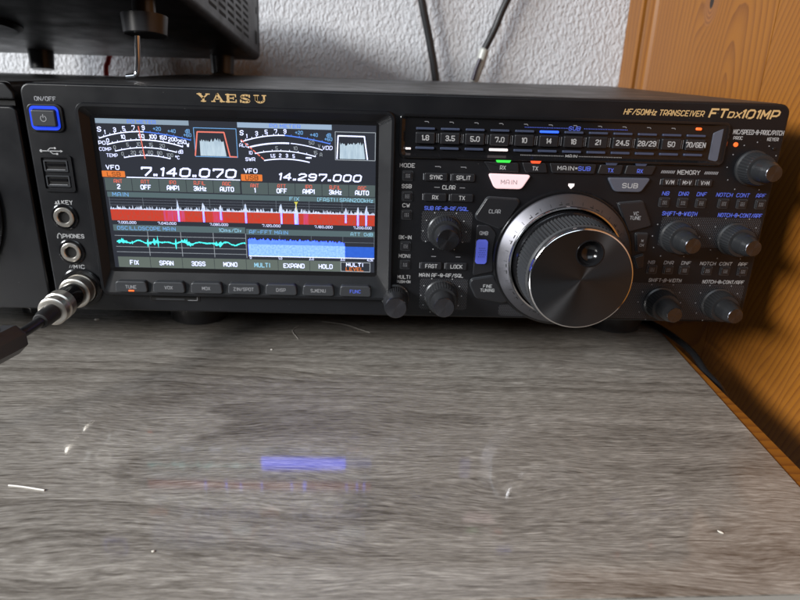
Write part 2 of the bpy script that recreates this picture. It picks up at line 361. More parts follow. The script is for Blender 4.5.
class MB:
    def __init__(s, ox=0, oy=0, oz=0):
        s.v = []; s.f = []; s.fm = []; s.ms = []; s.o = (ox, oy, oz)
    def mi(s, m):
        m = MT[m] if isinstance(m, str) else m
        if m not in s.ms: s.ms.append(m)
        return s.ms.index(m)
    def add(s, pts, faces, m):
        k = len(s.v); s.v += [tuple(p) for p in pts]; i = s.mi(m)
        for f in faces: s.f.append([k+q for q in f]); s.fm.append(i)
    def loft(s, loops, m, cap0=True, cap1=True, closed=True):
        n = len(loops[0]); pts = [p for l in loops for p in l]; fs = []
        for j in range(len(loops)-1):
            for i in range(n if closed else n-1):
                a = j*n+i; b = j*n+(i+1) % n; fs.append((a, b, b+n, a+n))
        if cap0: fs.append(tuple(range(n))[::-1])
        if cap1: fs.append(tuple((len(loops)-1)*n+i for i in range(n)))
        s.add(pts, fs, m)
    def prism(s, poly, yb, yf, m, bev=0.0, back=True, steps=3):      # outline in X,Z pushed along Y, front edge rounded
        poly = ccw(list(poly))
        L = [[(x, yb, z) for x, z in poly]]
        if bev > 0:
            for i in range(steps+1):
                a = math.pi/2*i/steps
                q = inset(poly, bev*(1-math.cos(a))); L.append([(x, yf+bev*(1-math.sin(a)), z) for x, z in q])
        else: L.append([(x, yf, z) for x, z in poly])
        s.loft(L, m, cap0=back)
    def sheet(s, poly, y, m):
        s.add([(x, y, z) for x, z in poly], [tuple(range(len(poly)))], m)
    def rect(s, x0, z0, x1, z1, y, m): s.sheet([(x0, z0), (x1, z0), (x1, z1), (x0, z1)], y, m)
    def line(s, pts, w, y, m):
        for (a, b) in zip(pts, pts[1:]):
            a, b = Vector(a), Vector(b); d = (b-a)
            if d.length < 1e-6: continue
            n = Vector((-d.y, d.x)).normalized()*w/2; e = d.normalized()*w*.15
            s.sheet([tuple(a-n-e), tuple(b-n+e), tuple(b+n+e), tuple(a+n-e)], y, m)
    def box(s, x0, y0, z0, x1, y1, z1, m, bev=0.0):
        if bev <= 0:
            p = [(x, y, z) for z in (z0, z1) for y in (y0, y1) for x in (x0, x1)]
            s.add(p, [(0, 2, 3, 1), (4, 5, 7, 6), (0, 1, 5, 4), (2, 6, 7, 3), (0, 4, 6, 2), (1, 3, 7, 5)], m); return
        o = rrect(x0, z0, x1, z1, bev, 4); L = []
        for i in range(4):
            a = math.pi/2*i/3; L.append([(x, y1-bev*(1-math.sin(a)), z) for x, z in inset(o, bev*(1-math.cos(a))*.98)])
        L = L[::-1]
        M_ = []
        for i in range(4):
            a = math.pi/2*i/3; M_.append([(x, y0+bev*(1-math.sin(a)), z) for x, z in inset(o, bev*(1-math.cos(a))*.98)])
        s.loft(L+M_, m)
    def lathe(s, prof, m, cx=0, cz=0, n=48, knurl=None, cap0=False, cap1=True):
        L = []
        for j, (r, y) in enumerate(prof):
            lp = []
            for i in range(n):
                a = 2*math.pi*i/n; k = r
                if knurl and knurl[0] <= j <= knurl[1] and i % 2: k = r-knurl[2]
                lp.append((cx+k*math.cos(a), y, cz+k*math.sin(a)))
            L.append(lp)
        s.loft(L, m, cap0, cap1)
    def tube(s, path, r, m, n=12, cap=True):
        P = [Vector(p) for p in path]; R = r if isinstance(r, (list, tuple)) else [r]*len(P)
        t0 = (P[1]-P[0]).normalized(); u = t0.orthogonal().normalized(); L = []
        for i, p in enumerate(P):
            t = ((P[min(i+1, len(P)-1)]-P[max(i-1, 0)])).normalized()
            u = (u-t*u.dot(t)).normalized(); w = t.cross(u)
            L.append([tuple(p+(u*math.cos(2*math.pi*k/n)+w*math.sin(2*math.pi*k/n))*R[i]) for k in range(n)])
        s.loft(L, m, cap, cap)
    def text(s, t, x, z, y, h, m, w=None, shear=0, bold=0.0, align='C', sx=1.0):
        pl, tw = strokes(t)
        kz = h/6; kx = (w-h*.12)/tw if w else kz*.92*sx
        lw = h*(.142+bold*1.7)
        ax = tw/2 if align == 'C' else 0 if align == 'L' else tw
        for q in pl:
            pts = [(x+(a-ax)*kx+(b_-3)*kz*shear, z+(b_-3)*kz) for a, b_ in q]
            for (p0, p1) in zip(pts, pts[1:]):
                p0, p1 = Vector(p0), Vector(p1); d = p1-p0; n = Vector((-d.y, d.x)).normalized()*lw/2; e = d.normalized()*lw*.32
                s.sheet([tuple(p0-n-e), tuple(p1-n+e), tuple(p1+n+e), tuple(p0+n-e)], y-.002*(len(s.f) % 7), m)
    def build(s, name, parent=None, loc=None, sharp=32, smooth=True):
        me = bpy.data.meshes.new(name)
        ox, oy, oz = s.o
        me.from_pydata([((x+ox)*K, (y+oy)*K, (z+oz)*K) for x, y, z in s.v], [], s.f)
        for m in s.ms: me.materials.append(m)
        me.polygons.foreach_set("material_index", s.fm)
        bm = bmesh.new(); bm.from_mesh(me)
        bmesh.ops.recalc_face_normals(bm, faces=bm.faces)
        lim = math.radians(sharp)
        for e in bm.edges:
            e.smooth = not (len(e.link_faces) != 2 or e.calc_face_angle(0) > lim)
        for f in bm.faces: f.smooth = smooth
        bm.to_mesh(me); bm.free(); me.update()
        o = bpy.data.objects.new(name, me); COL.objects.link(o)
        if smooth and len(me.polygons) > 1:                       # keeps flat faces flat beside their rounded edges
            wn = o.modifiers.new("weighted_normals", 'WEIGHTED_NORMAL'); wn.keep_sharp = True; wn.weight = 90
        if parent: o.parent = parent
        if loc: o.location = Vector(loc)*K
        return o

def thing(name, label, cat, loc=(0, 0, 0), rot=(0, 0, 0), group=None):
    o = bpy.data.objects.new(name, None); COL.objects.link(o)
    o.empty_display_size = .02; o.location = Vector(loc)*K; o.rotation_euler = rot
    o["label"] = label; o["category"] = cat; o["kind"] = "thing"
    if group: o["group"] = group
    return o
def tag(o, label, cat, group=None):
    o["label"] = label; o["category"] = cat; o["kind"] = "thing"
    if group: o["group"] = group
    return o
def copy_part(o, parent, loc):
    c = o.copy(); COL.objects.link(c); c.parent = parent; c.location = Vector(loc)*K
    for ch in list(o.children):
        d = ch.copy(); COL.objects.link(d); d.parent = c
    return c

# ------------------------------------------------------------------ setting: wall, floor
b = MB(); b.box(-1600, 376, -760, 290, 400, 900, 'plaster'); o = b.build("wall"); o["kind"] = "structure"
b = MB(); b.box(-1600, -1500, -780, 300, 376, -760, 'floor'); o = b.build("floor"); o["kind"] = "structure"

# ------------------------------------------------------------------ table
def table_edge(y): return 188.8+.0615*y                      # right edge of the top, slightly askew to the radio
T = thing("table", "table with grey wood grain laminate top under the radio", "table", (0, 0, -760))
fx = lambda x: -186.6+.037*x
def loop_xy(pts, z): return [(x, y, z) for x, y in pts]
tp = [(-760, fx(-760)), (table_edge(-180), fx(table_edge(-180))), (table_edge(372), 372), (-760, 372)]
b = MB(0, 0, 760)
b.loft([loop_xy(inset(tp, 1.2), -26), loop_xy(tp, -25), loop_xy(tp, -1.6), loop_xy(inset(tp, .5), -.45), loop_xy(inset(tp, 1.7), 0)], 'table')
b.build("tabletop", T)
b = MB(0, 0, 760)                                                 # pale banding glued on the front edge
x0, x1 = -760, table_edge(-180)
def band(dx, z): return [(x0, fx(x0)-dx, z), (x1, fx(x1)-dx, z)]
b.loft([[(x, fx(x)-.15, -25.5), (x, fx(x)-2.6, -25.0), (x, fx(x)-2.8, -2.6), (x, fx(x)-1.9, -.7), (x, fx(x)-.15, -.55)] for x in (x0, x1)], 'edge')
b.build("edge_band", T)
MT['pine_strip'] = pine_material("pine strip", .05, .08, 0.0, 0, .006, .02, tint=.9)
b = MB(0, 0, 760)
st = [(table_edge(y)+.4, y) for y in (66, -60, -180)]; so = [(188.5, -180), (192.0, -60), (193.8, 66)]
b.loft([loop_xy(st+so, -27), loop_xy(st+so, -2.0), loop_xy(inset(ccw(st+so), .25) if False else st+so, -1.2)], 'pine_strip')
b.build("edge_strip", T)
for x in (-700, 120):
    for y in (-150, 320):
        b = MB(0, 0, 760); b.box(x-22, y-22, -760, x+22, y+22, -26.3, 'table'); b.build("leg", T)

# ------------------------------------------------------------------ pine cabinet side on the right
P = thing("wooden_cabinet", "orange varnished pine cabinet side beside the table and radio", "cabinet", (0, 0, -760))
MT['pine_a'] = pine_material("pine board with knot", .186, .050, -.30, .752, .0075, 0.05, knot=(.186, .994))
MT['pine_b'] = pine_material("straight pine board", -.09, .07, .05, .76, .0052, .38)
MT['pine_d'] = pine_material("dark groove pine", .60, .10, .02, .76, .008, .02, tint=.30)  # same pine as the stile, tinted much darker
MT['pine_c'] = pine_material("pine stile", .60, .10, .02, .76, .008, .02, tint=.93)
def yz_prism(mb, prof, z0, z1, m):                               # outline in X,Y standing from z0 to z1
    mb.loft([loop_xy(prof, z0), loop_xy(prof, z1)], m)
b = MB(0, 0, 760); yz_prism(b, [(244, 92.6), (244, 292.2), (262, 292.5), (262, 92.6)], -740, 640, 'pine_a'); b.build("board", P)
b = MB(0, 0, 760); yz_prism(b, [(244, -420), (244, 91.7), (262, 91.7), (262, -420)], -740, 640, 'pine_b'); b.build("board", P)
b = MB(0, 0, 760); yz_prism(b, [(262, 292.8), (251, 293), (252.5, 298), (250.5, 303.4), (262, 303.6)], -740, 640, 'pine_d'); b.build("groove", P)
b = MB(0, 0, 760); yz_prism(b, [(262, 303.8), (249, 304), (246, 306), (244.4, 310), (244, 316), (244.4, 323), (246, 328), (249, 330.4), (262, 330.6)], -740, 640, 'pine_c'); b.build("moulding", P)
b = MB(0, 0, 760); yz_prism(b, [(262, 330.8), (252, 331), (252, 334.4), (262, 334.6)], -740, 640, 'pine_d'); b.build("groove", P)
b = MB(0, 0, 760); yz_prism(b, [(262, 334.8), (245.4, 335), (244, 337), (244, 372), (246, 375.5), (262, 375.8)], -740, 640, 'pine_c'); b.build("stile", P)
b = MB(0, 0, 760); b.box(262.2, -420, -740, 275, 375.8, 640, 'pine_c'); b.build("back_panel", P)
b = MB(0, 0, 760); b.box(240, -422, -760, 276, 375.8, -740.2, 'pine_c'); b.build("base", P)

# ------------------------------------------------------------------ transceiver
Z0 = 33.4                                                        # underside of the radio above the table
R = thing("transceiver", "black radio transceiver with a lit colour screen and big silver rimmed tuning dial", "radio", (0, 0, 0))
def RB(): return MB(0, 0, Z0)
W = 'white'
# case
b = RB()
L = []
for y, dz in ((3.2, 0.0), (120, 1.6), (286, 3.9), (289, 3.4)):
    L.append([(x, y, z+(dz if z > 60 else 0)) for x, z in rrect(-206.5, 1.5, 206.5, 130.2, 3)])
b.loft(L, 'case')
b.build("case", R, sharp=25)
for (x, y) in ((-149, 76), (160, 76), (-149, 250), (160, 250)):
    b = MB(0, 0, 0); n = 40
    L = [[(rr*math.cos(2*math.pi*i/n), rr*math.sin(2*math.pi*i/n), z) for i in range(n)] for rr, z in ((17.5, 0.15), (19.5, .6), (22.5, 12.0), (23, 22.0), (23, 34.6))]
    b.loft(L, 'foot'); b.build("foot", R, (x, y, 0))

# front panel with printed legends
b = RB()
b.prism(rrect(-210, 0, 210, 130, 5.5), 3, -1.0, 'panel', bev=1.3)
Y = -1.08
def leg(t, x, z, h=2.1, m=W, w=None, bold=.03, y=Y, shear=0, sx=1.0): b.text(t, x, z, y, h, m, w, shear, bold, sx=sx)
leg("ON/OFF", -197, 121.9, 2.0, 'grey', 11.5)
leg("KEY", -194.2, 65.7, 2.1, W, 6.2); leg("PHONES", -193.6, 46.0, 2.1, W, 12.2); leg("MIC", -193.2, 27.4, 2.1, W, 6.4)
b.line([(-202.6, 45), (-202.6, 46.6), (-201.6, 47.6), (-200.6, 46.6), (-200.6, 45)], .45, Y, W)       # headphone sign
b.line([(-202.8, 45.6), (-202.8, 44.6)], .8, Y, W); b.line([(-200.4, 45.6), (-200.4, 44.6)], .8, Y, W)
b.line([(-201.2, 64.8), (-198.2, 64.8)], .5, Y, W); b.line([(-199.0, 65.0), (-199.0, 66.6)], .8, Y, W)   # morse key sign
b.line([(-200.4, 65.2), (-200.4, 66.0)], .8, Y, W)
b.text("//", -198.0, 27.4, Y, 1.7, W)
# usb trident
b.line([(-203.4, 94.3), (-193.2, 94.3)], .45, Y, W); b.sheet([(-193.4, 95.0), (-193.4, 93.6), (-191.9, 94.3)], Y, W)
b.line([(-200.6, 94.3), (-198.8, 95.9), (-196.8, 95.9)], .4, Y, W); b.line([(-199.4, 94.3), (-197.6, 92.8), (-195.8, 92.8)], .4, Y, W)
b.sheet([(-203.9+.8*math.cos(i), 94.3+.8*math.sin(i)) for i in [k*math.pi/5 for k in range(10)]], Y, W)
b.rect(-196.6, 95.4, -195.6, 96.4, Y, W); b.rect(-195.8, 92.3, -194.8, 93.3, Y-.02, W)
leg("HF/50MHz TRANSCEIVER", 139.8, 123.7, 2.7, 'gold', 44.5, .02, shear=.22)
leg("FT", 170.0, 124.2, 4.1, 'gold', 9.4, .06, shear=.25); leg("DX", 179.2, 123.6, 2.8, 'gold', 7.2, .06, shear=.25)
leg("101MP", 193.6, 124.2, 4.1, 'gold', 20.8, .055, shear=.25)
# maker's name in wide slab serifs
def slab(t, x):
    st_ = lambda pts, w: b.line(pts, w, Y, 'gold')
    zb, zt = 122.7, 126.9; sf = .55
    S_ = lambda xa, xb, z: b.rect(x+xa, z-sf/2, x+xb, z+sf/2, Y-.01, 'gold')
    if t == 'Y':
        st_([(x+1.1, zt-.2), (x+3.4, zb+1.9)], 1.25); st_([(x+5.9, zt-.2), (x+3.5, zb+1.9)], .7); st_([(x+3.4, zb), (x+3.4, zb+2.1)], 1.25)
        S_(0, 2.6, zt-.25); S_(4.7, 7.0, zt-.25); S_(2.0, 4.8, zb+.25)
    if t == 'A':
        st_([(x+1.2, zb+.2), (x+3.5, zt)], .7); st_([(x+3.4, zt), (x+5.9, zb+.2)], 1.3); st_([(x+2.0, zb+1.5), (x+4.8, zb+1.5)], .5)
        S_(0, 2.3, zb+.25); S_(4.6, 7.3, zb+.25)
    if t == 'E':
        st_([(x+1.6, zb), (x+1.6, zt)], 1.4); S_(.2, 6.0, zt-.25); S_(.2, 6.2, zb+.25); st_([(x+2, 124.85), (x+4.6, 124.85)], .55)
        b.rect(x+5.4, zt-1.5, x+6.0, zt, Y-.02, 'gold'); b.rect(x+5.6, zb, x+6.2, zb+1.5, Y-.02, 'gold'); b.rect(x+4.2, 124.1, x+4.75, 125.6, Y-.02, 'gold')
    if t == 'S':
        st_([(x+5.6, zt-1.0), (x+5.0, zt-.5), (x+3.4, zt-.3), (x+1.7, zt-.6), (x+1.1, zt-1.3), (x+1.9, 125.1), (x+4.5, 124.4), (x+5.5, 123.8), (x+5.1, zb+.5), (x+3.2, zb+.25), (x+1.5, zb+.5), (x+.7, zb+1.1)], 1.0)
        b.rect(x+5.4, zt-1.6, x+5.9, zt, Y-.02, 'gold'); b.rect(x+.5, zb, x+1.0, zb+1.6, Y-.02, 'gold')
    if t == 'U':
        st_([(x+1.7, zt-.2), (x+1.7, zb+1.4), (x+2.4, zb+.6), (x+3.8, zb+.3), (x+5.2, zb+.7), (x+5.9, zb+1.5), (x+5.9, zt-.2)], 1.0)
        st_([(x+1.7, zt-.2), (x+1.7, zb+1.3)], 1.4); S_(.3, 3.2, zt-.25); S_(4.7, 7.1, zt-.25)
for i, t in enumerate("YAESU"): slab(t, -115.6+7.55*i)
# legends of the middle column
for t, z, w in (("MODE", 91.5, 8.6), ("SSB", 79.8, 5.6), ("CW", 68.8, 4.2), ("BK-IN", 49.9, 7.4), ("MONI", 38.5, 6.8), ("MULTI", 25.4, 7.6), ("PUSH-ON", 22.4, 8.0)):
    leg(t, -.8, z, 1.5 if t == "PUSH-ON" else 2.0, W, w, .02)
leg("CLAR", 23.3, 79.7, 2.1, W, 7.4, .02)
for x in (16.5, 31): b.line([(x-1.5, 79.6), (x+1.5, 79.6)], .3, Y, 'grey'); b.line([(x-1.6, 91.3), (x+1.4, 91.3), (x+1.4, 90.7)], .3, Y, 'grey'); b.line([(x-1.4, 38.6), (x+1.4, 38.6)], .3, Y, 'grey')
leg("SUB AF-@-RF/SQL", 22.6, 67.5, 2.0, 'blue', 25.5, .02)
leg("MAIN AF-@-RF/SQL", 21.6, 26.9, 2.0, W, 26.5, .02)
leg("MIC/SPEED-@-PROC/PITCH", 194.6, 114.6, 2.3, W, 28.6, .015); leg("PROC", 183.7, 111.3, 1.6, W, 5.2); leg("KEYER", 203.6, 111.1, 1.6, W, 6.4)
leg("MEMORY", 159.6, 91.6, 2.2, W, 13.0, .02)
for k in range(8):
    for x in (143.6, 168.6): b.sheet([(x+k*1.0, 90.8), (x+k*1.0+.55, 90.8), (x+k*1.0+1.1, 92.4), (x+k*1.0+.55, 92.4)], Y, 'grey')
for t, x, w in (("NB", 148.6, 4.0), ("DNR", 159.1, 5.8), ("DNF", 169.6, 5.6), ("NOTCH", 182.9, 9.4), ("CONT", 193.7, 7.6), ("APF", 204.2, 5.4)):
    leg(t, x, 79.4, 2.0, 'blue', w, .015, shear=.15); leg(t, x-1.2, 38.0, 1.9, 'grey' if x < 175 else W, w, .012, shear=.15)
leg("SHIFT-@-WIDTH", 158.9, 67.8, 2.1, 'blue', 20.5, .02, shear=.1); leg("NOTCH-@-CONT/APF", 194.6, 67.6, 2.1, 'blue', 26.0, .02, shear=.1)
leg("SHIFT-@-WIDTH", 157.6, 26.8, 2.0, W, 20.0, .012, shear=.1); leg("NOTCH-@-CONT/APF", 193.4, 26.5, 2.0, W, 25.5, .012, shear=.1)
# index mark above the dial
b.sheet([(91.6, 83.6), (95.0, 83.6), (95.0, 82.4), (93.3, 80.6), (91.6, 82.4)], Y, 'l_white')
KN = [(195.1, 95.1, 14.2), (159.1, 54.2, 14.0), (193.5, 53.5, 14.0), (156.5, 12.6, 13.2), (192.2, 12.7, 13.2), (22.2, 54.0, 12.6), (22.2, 14.0, 12.4)]
for (kx, kz, kr) in KN:
    for i in range(11):
        a = math.radians(-60+30*i); x, z = kx+kr*math.cos(a), kz+kr*math.sin(a)
        if z < 1.0 or x > 208.5: continue
        b.sheet([(x+.36*math.cos(q*math.pi/4), z+.36*math.sin(q*math.pi/4)) for q in range(8)], Y-.16, W if kx < 100 else 'grey')
b.build("front_panel", R)
# dotted relief fields
for (x0, z0, x1, z1) in ((8.5, 47.5, 38, 66), (9, 5, 38, 25), (149, 48, 208, 66), (126, 1.8, 207, 25.0), (58, 1.8, 126, 9)):
    b = RB(); b.prism(rrect(x0, z0, x1, z1, 2), -.95, -1.1, 'dots'); b.build("dotted_field", R)

# small indicator lamps
def lamp(poly, m, name="indicator_lamp", y=-1.0, yf=-1.7, bev=.25):
    q = RB(); q.prism(poly, y, yf, m, bev=bev); return q.build(name, R)
def disc(x, z, r, n=16): return [(x+r*math.cos(2*math.pi*i/n), z+r*math.sin(2*math.pi*i/n)) for i in range(n)]
lamp(disc(183.1, 107.7, 1.25), 'l_orange'); lamp(disc(205.2, 106.0, .9), 'gloss')

# power key with its glowing collar
b = RB(); b.prism(rrect(-207.6, 104.6, -188.4, 119.4, 3.4), -.9, -2.0, 'panel', bev=.6); o = b.build("power_button_surround", R)
b = RB()
out, inn = rrect(-205.9, 105.6, -190.4, 118.2, 2.6, 6), rrect(-204.6, 107.4, -191.4, 116.6, 1.2, 6)
b.loft([[(x, -1.8, z) for x, z in out], [(x, -2.5, z) for x, z in out], [(x, -2.5, z) for x, z in inn], [(x, -1.0, z) for x, z in inn]], 'l_pblue', False, False)
pb = b.build("power_button", R)
b = RB(); b.prism(rrect(-204.4, 107.6, -191.6, 116.2, .9), -1.6, -4.2, 'btn2', bev=.7)
for i in range(10):
    a0, a1 = math.radians(120+30*i), math.radians(150+30*i)
    b.line([(-198+1.5*math.cos(a0), 111.8+1.5*math.sin(a0)), (-198+1.5*math.cos(a1), 111.8+1.5*math.sin(a1))], .42, -4.28, 'l_red' if False else 'grey')
b.line([(-198, 112.2), (-198, 114.0)], .42, -4.28, 'grey')
b.build("button_cap", pb)

# usb sockets in one recessed frame, jacks, microphone socket
b = RB(); o1 = rrect(-206.0, 71.8, -187.8, 92.2, 1.6); i1 = rrect(-204.4, 73.4, -189.6, 90.8, .8)
b.loft([[(x, -.9, z) for x, z in o1], [(x, -1.9, z) for x, z in o1], [(x, -1.9, z) for x, z in i1], [(x, -.95, z) for x, z in i1]], 'panel', False, True)
b.build("usb_frame", R)
for z in (86.2, 77.8):
    b = RB(); o1 = rrect(-203.4, z-3.1, -190.4, z+3.1, .5); i1 = rrect(-202.7, z-2.4, -191.1, z+2.4, .3)
    b.loft([[(x, -.97, z_) for x, z_ in o1], [(x, -1.75, z_) for x, z_ in o1], [(x, -1.75, z_) for x, z_ in i1], [(x, -1.0, z_) for x, z_ in i1]], 'nickel' if False else 'btn2', False, False)
    b.rect(-202.7, z-2.4, -191.1, z+2.4, -1.02, 'deep')
    b.prism(rrect(-202.0, z+.1, -191.8, z+1.5, .2), -1.05, -1.6, 'gloss', bev=.1)
    b.line([(-202, z-2.0), (-192, z-2.0)], .3, -1.7, 'grey')
    b.build("usb_port", R)
for (x, z) in ((-196.7, 57.3), (-196.0, 36.5)):
    b = RB()
    b.lathe([(7.6, -.9), (7.6, -1.5), (7.0, -1.9), (5.9, -1.9), (5.8, -1.2)], 'gloss', x, z, 40, cap1=False)
    b.lathe([(5.7, -1.1), (5.7, -2.6), (5.2, -3.0), (3.8, -3.0), (3.4, -2.6), (3.3, -1.15)], 'nickel', x, z, 40, cap1=False)
    b.lathe([(3.35, -1.3), (0.01, -1.25)], 'deep', x, z, 24)
    b.build("jack_socket", R)
b = RB()
b.lathe([(12.2, -.9), (12.2, -2.0), (11.4, -2.6), (9.6, -2.6), (9.2, -1.2)], 'gloss', -193.4, 14.3, 48, cap1=False)
b.lathe([(9.1, -1.1), (9.1, -4.0), (7.0, -4.0)], 'nickel', -193.4, 14.3, 40); b.build("microphone_socket", R)

# screen: raised frame sloping in to the glass
b = RB()
o1 = rrect(-180.3, 11.4, -8.2, 120.8, 5, 8); o2 = inset(o1, .5); o3 = inset(o1, 1.9); o4 = rrect(-174.6, 25.2, -17.0, 114.4, 2.2, 8)
b.loft([[(x, -.9, z) for x, z in o1], [(x, -4.6, z) for x, z in o1], [(x, -5.2, z) for x, z in o2], [(x, -5.2, z) for x, z in o3], [(x, -1.35, z) for x, z in o4]], 'panel', False, False)
b.build("screen_frame", R, sharp=15)

s = RB(); YG = -1.40
s.sheet(rrect(-175, 24.8, -16.6, 114.8, 1.5), YG+.06, 'gloss')
LX, RX_ = -171.8, -18.6
s.rect(LX, 27.8, RX_, 112.6, YG, 's_black')
Y1, Y2, Y3 = YG-.04, YG-.08, YG-.12
def st(t, x, z, h, m='s_white', w=None, bold=.0, shear=0, y=Y3, sx=1.0): s.text(t, x, z, y, h, m, w, shear, bold, sx=sx)
s.rect(LX, 110.0, -121.2, 112.55, Y1, 's_bar'); st("PO METER", -146.7, 111.25, 1.7, 's_blue', 15.5, .03)
s.rect(-94.8, 109.7, -43.1, 112.4, Y1, 's_barb'); st("PO METER", -68.7, 111.05, 1.7, 's_blue', 17, .03)
def arc(pts, w, m, seg=28):       # smooth curve through three points, left, middle, right
    (x0, z0), (x1, z1), (x2, z2) = pts; o = []
    for i in range(seg+1):
        x = x0+(x2-x0)*i/seg
        z = z0*(x-x1)*(x-x2)/((x0-x1)*(x0-x2))+z1*(x-x0)*(x-x2)/((x1-x0)*(x1-x2))+z2*(x-x0)*(x-x1)/((x2-x0)*(x2-x1))
        o.append((x, z))
    s.line(o, w, Y2, m); return o
def ticks(pts, n, l, m, w=.3):
    for i in range(n):
        x, z = pts[int(i*(len(pts)-1)/(n-1))]; s.line([(x, z), (x, z+l)], w, Y2, m)
# left meter
st("S", -170.2, 106.8, 2.3, w=2.1, bold=.03, shear=.1)
a_ = arc(((-170.8, 102.0), (-158.3, 105.2), (-146.2, 106.0)), .55, 's_white'); ticks(a_, 9, .9, 's_white')
a_ = arc(((-146.2, 106.0), (-133.2, 104.6), (-120.8, 102.2)), .55, 's_blue'); ticks(a_, 7, .8, 's_blue')
for t, x, z in (("1", -167.3, 105.3), ("3", -161.8, 106.7), ("5", -156.7, 107.5), ("7", -151.5, 108.1), ("9", -146.1, 108.2)): st(t, x, z, 2.1, bold=.02)
for t, x, z in (("+20", -138.7, 107.8), ("+40", -130.8, 106.8), ("dB", -122.2, 107.1), ("+60", -122.4, 104.9)): st(t, x, z, 1.7, 's_lblue', None, .02)
st("PO", -169.6, 99.6, 1.8, bold=.03, w=3.8)
a_ = arc(((-166.9, 98.7), (-149.5, 101.6), (-125.5, 98.5)), .6, 's_white'); ticks(a_, 13, .9, 's_white')
for t, x, z in (("0", -166.3, 100.9), ("10", -157.7, 103.1), ("50", -147.6, 103.7), ("100", -141.3, 103.6), ("150", -135.8, 103.2), ("200", -130.7, 102.4), ("250", -125.8, 101.2), ("W", -122.6, 99.6)): st(t, x, z, 1.9, bold=.03)
st("COMP", -168.3, 96.2, 1.7, 's_white', 6.6)
a_ = arc(((-162.9, 95.2), (-147.5, 97.5), (-129.2, 95.4)), .5, 's_white'); ticks(a_, 9, .8, 's_white')
for t, x, z in (("0", -163.0, 97.3), ("5", -155.7, 98.9), ("10", -149.6, 99.3), ("15", -142.9, 99.2), ("20", -136.8, 98.8), ("dB", -126.9, 95.8)): st(t, x, z, 1.8, 's_dim' if t != "dB" else 's_white', bold=.01)
st("TEMP", -165.0, 92.9, 1.7, 's_white', 6.2)
a_ = arc(((-158.4, 91.8), (-146.7, 93.3), (-133.0, 91.8)), .5, 's_white'); ticks(a_, 9, .8, 's_white')
for t, x, z in (("0", -159.1, 93.9), ("20", -153.1, 94.7), ("40", -148.6, 95.1), ("60", -143.6, 95.0), ("80", -138.6, 94.8), ("100", -133.0, 93.8), ("\u00b0C", -129.0, 92.6)): st(t, x, z, 1.7, 's_dim' if t != "\u00b0C" else 's_white', bold=.01)
s.line([(-148.7, 108.9), (-147.0, 91.5)], .55, Y3-.03, 's_redlt')
# right meter
st("S", -92.6, 106.9, 2.3, w=2.0, bold=.03, shear=.1)
a_ = arc(((-93.2, 102.0), (-80.3, 105.3), (-69.0, 106.1)), .55, 's_white'); ticks(a_, 9, .9, 's_white')
a_ = arc(((-69.0, 106.1), (-56.0, 104.5), (-44.0, 102.2)), .6, 's_blue'); ticks(a_, 7, .8, 's_blue')
for t, x, z in (("1", -89.9, 105.2), ("3", -84.4, 106.8), ("5", -79.1, 107.7), ("7", -73.9, 108.2), ("9", -68.8, 108.3)): st(t, x, z, 2.0, bold=.02)
for t, x, z in (("+20", -61.1, 107.8), ("+40", -52.9, 106.8), ("dB", -44.8, 106.9), ("+60", -45.0, 104.7)): st(t, x, z, 1.7, 's_lblue', None, .02)
st("ALC", -91.8, 100.2, 1.7, 's_white', 5.0); a_ = arc(((-89.5, 99.1), (-77.2, 101.5), (-66.8, 101.9)), .8, 's_white')
a_ = arc(((-65.8, 101.9), (-58.3, 101.0), (-48.3, 98.7)), .45, 's_white'); st("50", -54.3, 102.6, 1.8, 's_dim'); st("V", -50.1, 100.8, 1.8, 's_dim'); st("VDD", -45.6, 100.0, 1.9, 's_white', 5.6, shear=.1)
st("ID", -88.3, 96.3, 1.7, 's_white'); a_ = arc(((-85.8, 95.9), (-72.0, 97.6), (-52.3, 95.0)), .5, 's_white'); ticks(a_, 8, .8, 's_white')
for t, x, z in (("5", -73.7, 99.1), ("10", -63.3, 99.3), ("15", -52.2, 97.2), ("A", -49.2, 96.2)): st(t, x, z, 1.8, 's_dim')
st("SWR", -88.6, 92.7, 1.7, 's_white', 5.4, .02); a_ = arc(((-80.9, 92.2), (-70, 93.3), (-55.7, 91.8)), .6, 's_white')
for t, x, z in (("1.5", -76.0, 94.9), ("2", -71.9, 95.2), ("3", -68.2, 95.2), ("5", -64.4, 95.0)): st(t, x, z, 1.7, bold=.02)
s.line([(-57.6, 94.0), (-56.6, 94.6), (-55.6, 94.0), (-54.6, 94.6)], .4, Y3, 's_white'); s.line([(-57.6, 94.6), (-56.6, 94.0), (-55.6, 94.6), (-54.6, 94.0)], .4, Y3, 's_white')
for i in range(6):
    q = i/6; s.line([(-93.1+12.7*q, 103.1-10.9*q), (-93.1+12.7*(q+.11), 103.1-10.9*(q+.11))], .6, Y3-.03, 's_redlt')
# filter boxes
def filt(x0, z0, x1, z1, trap, tm):
    s.line([(x0, z0), (x1, z0), (x1, z1), (x0, z1), (x0, z0)], .35, Y1, 's_lblue' if tm == 's_redlt' else 's_dim')
    xa, xb = trap[1][0]+1.0, trap[2][0]-.6; n = 26; zb = trap[0][1]; top = []
    for i in range(n+1):
        x = xa+(xb-xa)*i/n; top.append((x, trap[1][1]-4.4+random.uniform(-1.0, 1.3)))
    s.sheet([(xb+1.2, zb), (xa-.2, zb)][::-1][::-1]+top, Y1, 's_fill')
    s.line(trap, .7, Y3, tm)
filt(-118.8, 93.5, -95.6, 108.9, [(-119.0, 93.9), (-116.9, 106.8), (-102.3, 106.8), (-99.8, 93.8), (-96, 93.7)], 's_redlt')
filt(-41.2, 93.6, -19.0, 108.8, [(-40.3, 94.2), (-39.6, 106.7), (-25.1, 106.6), (-23.3, 94.1)], 's_white')
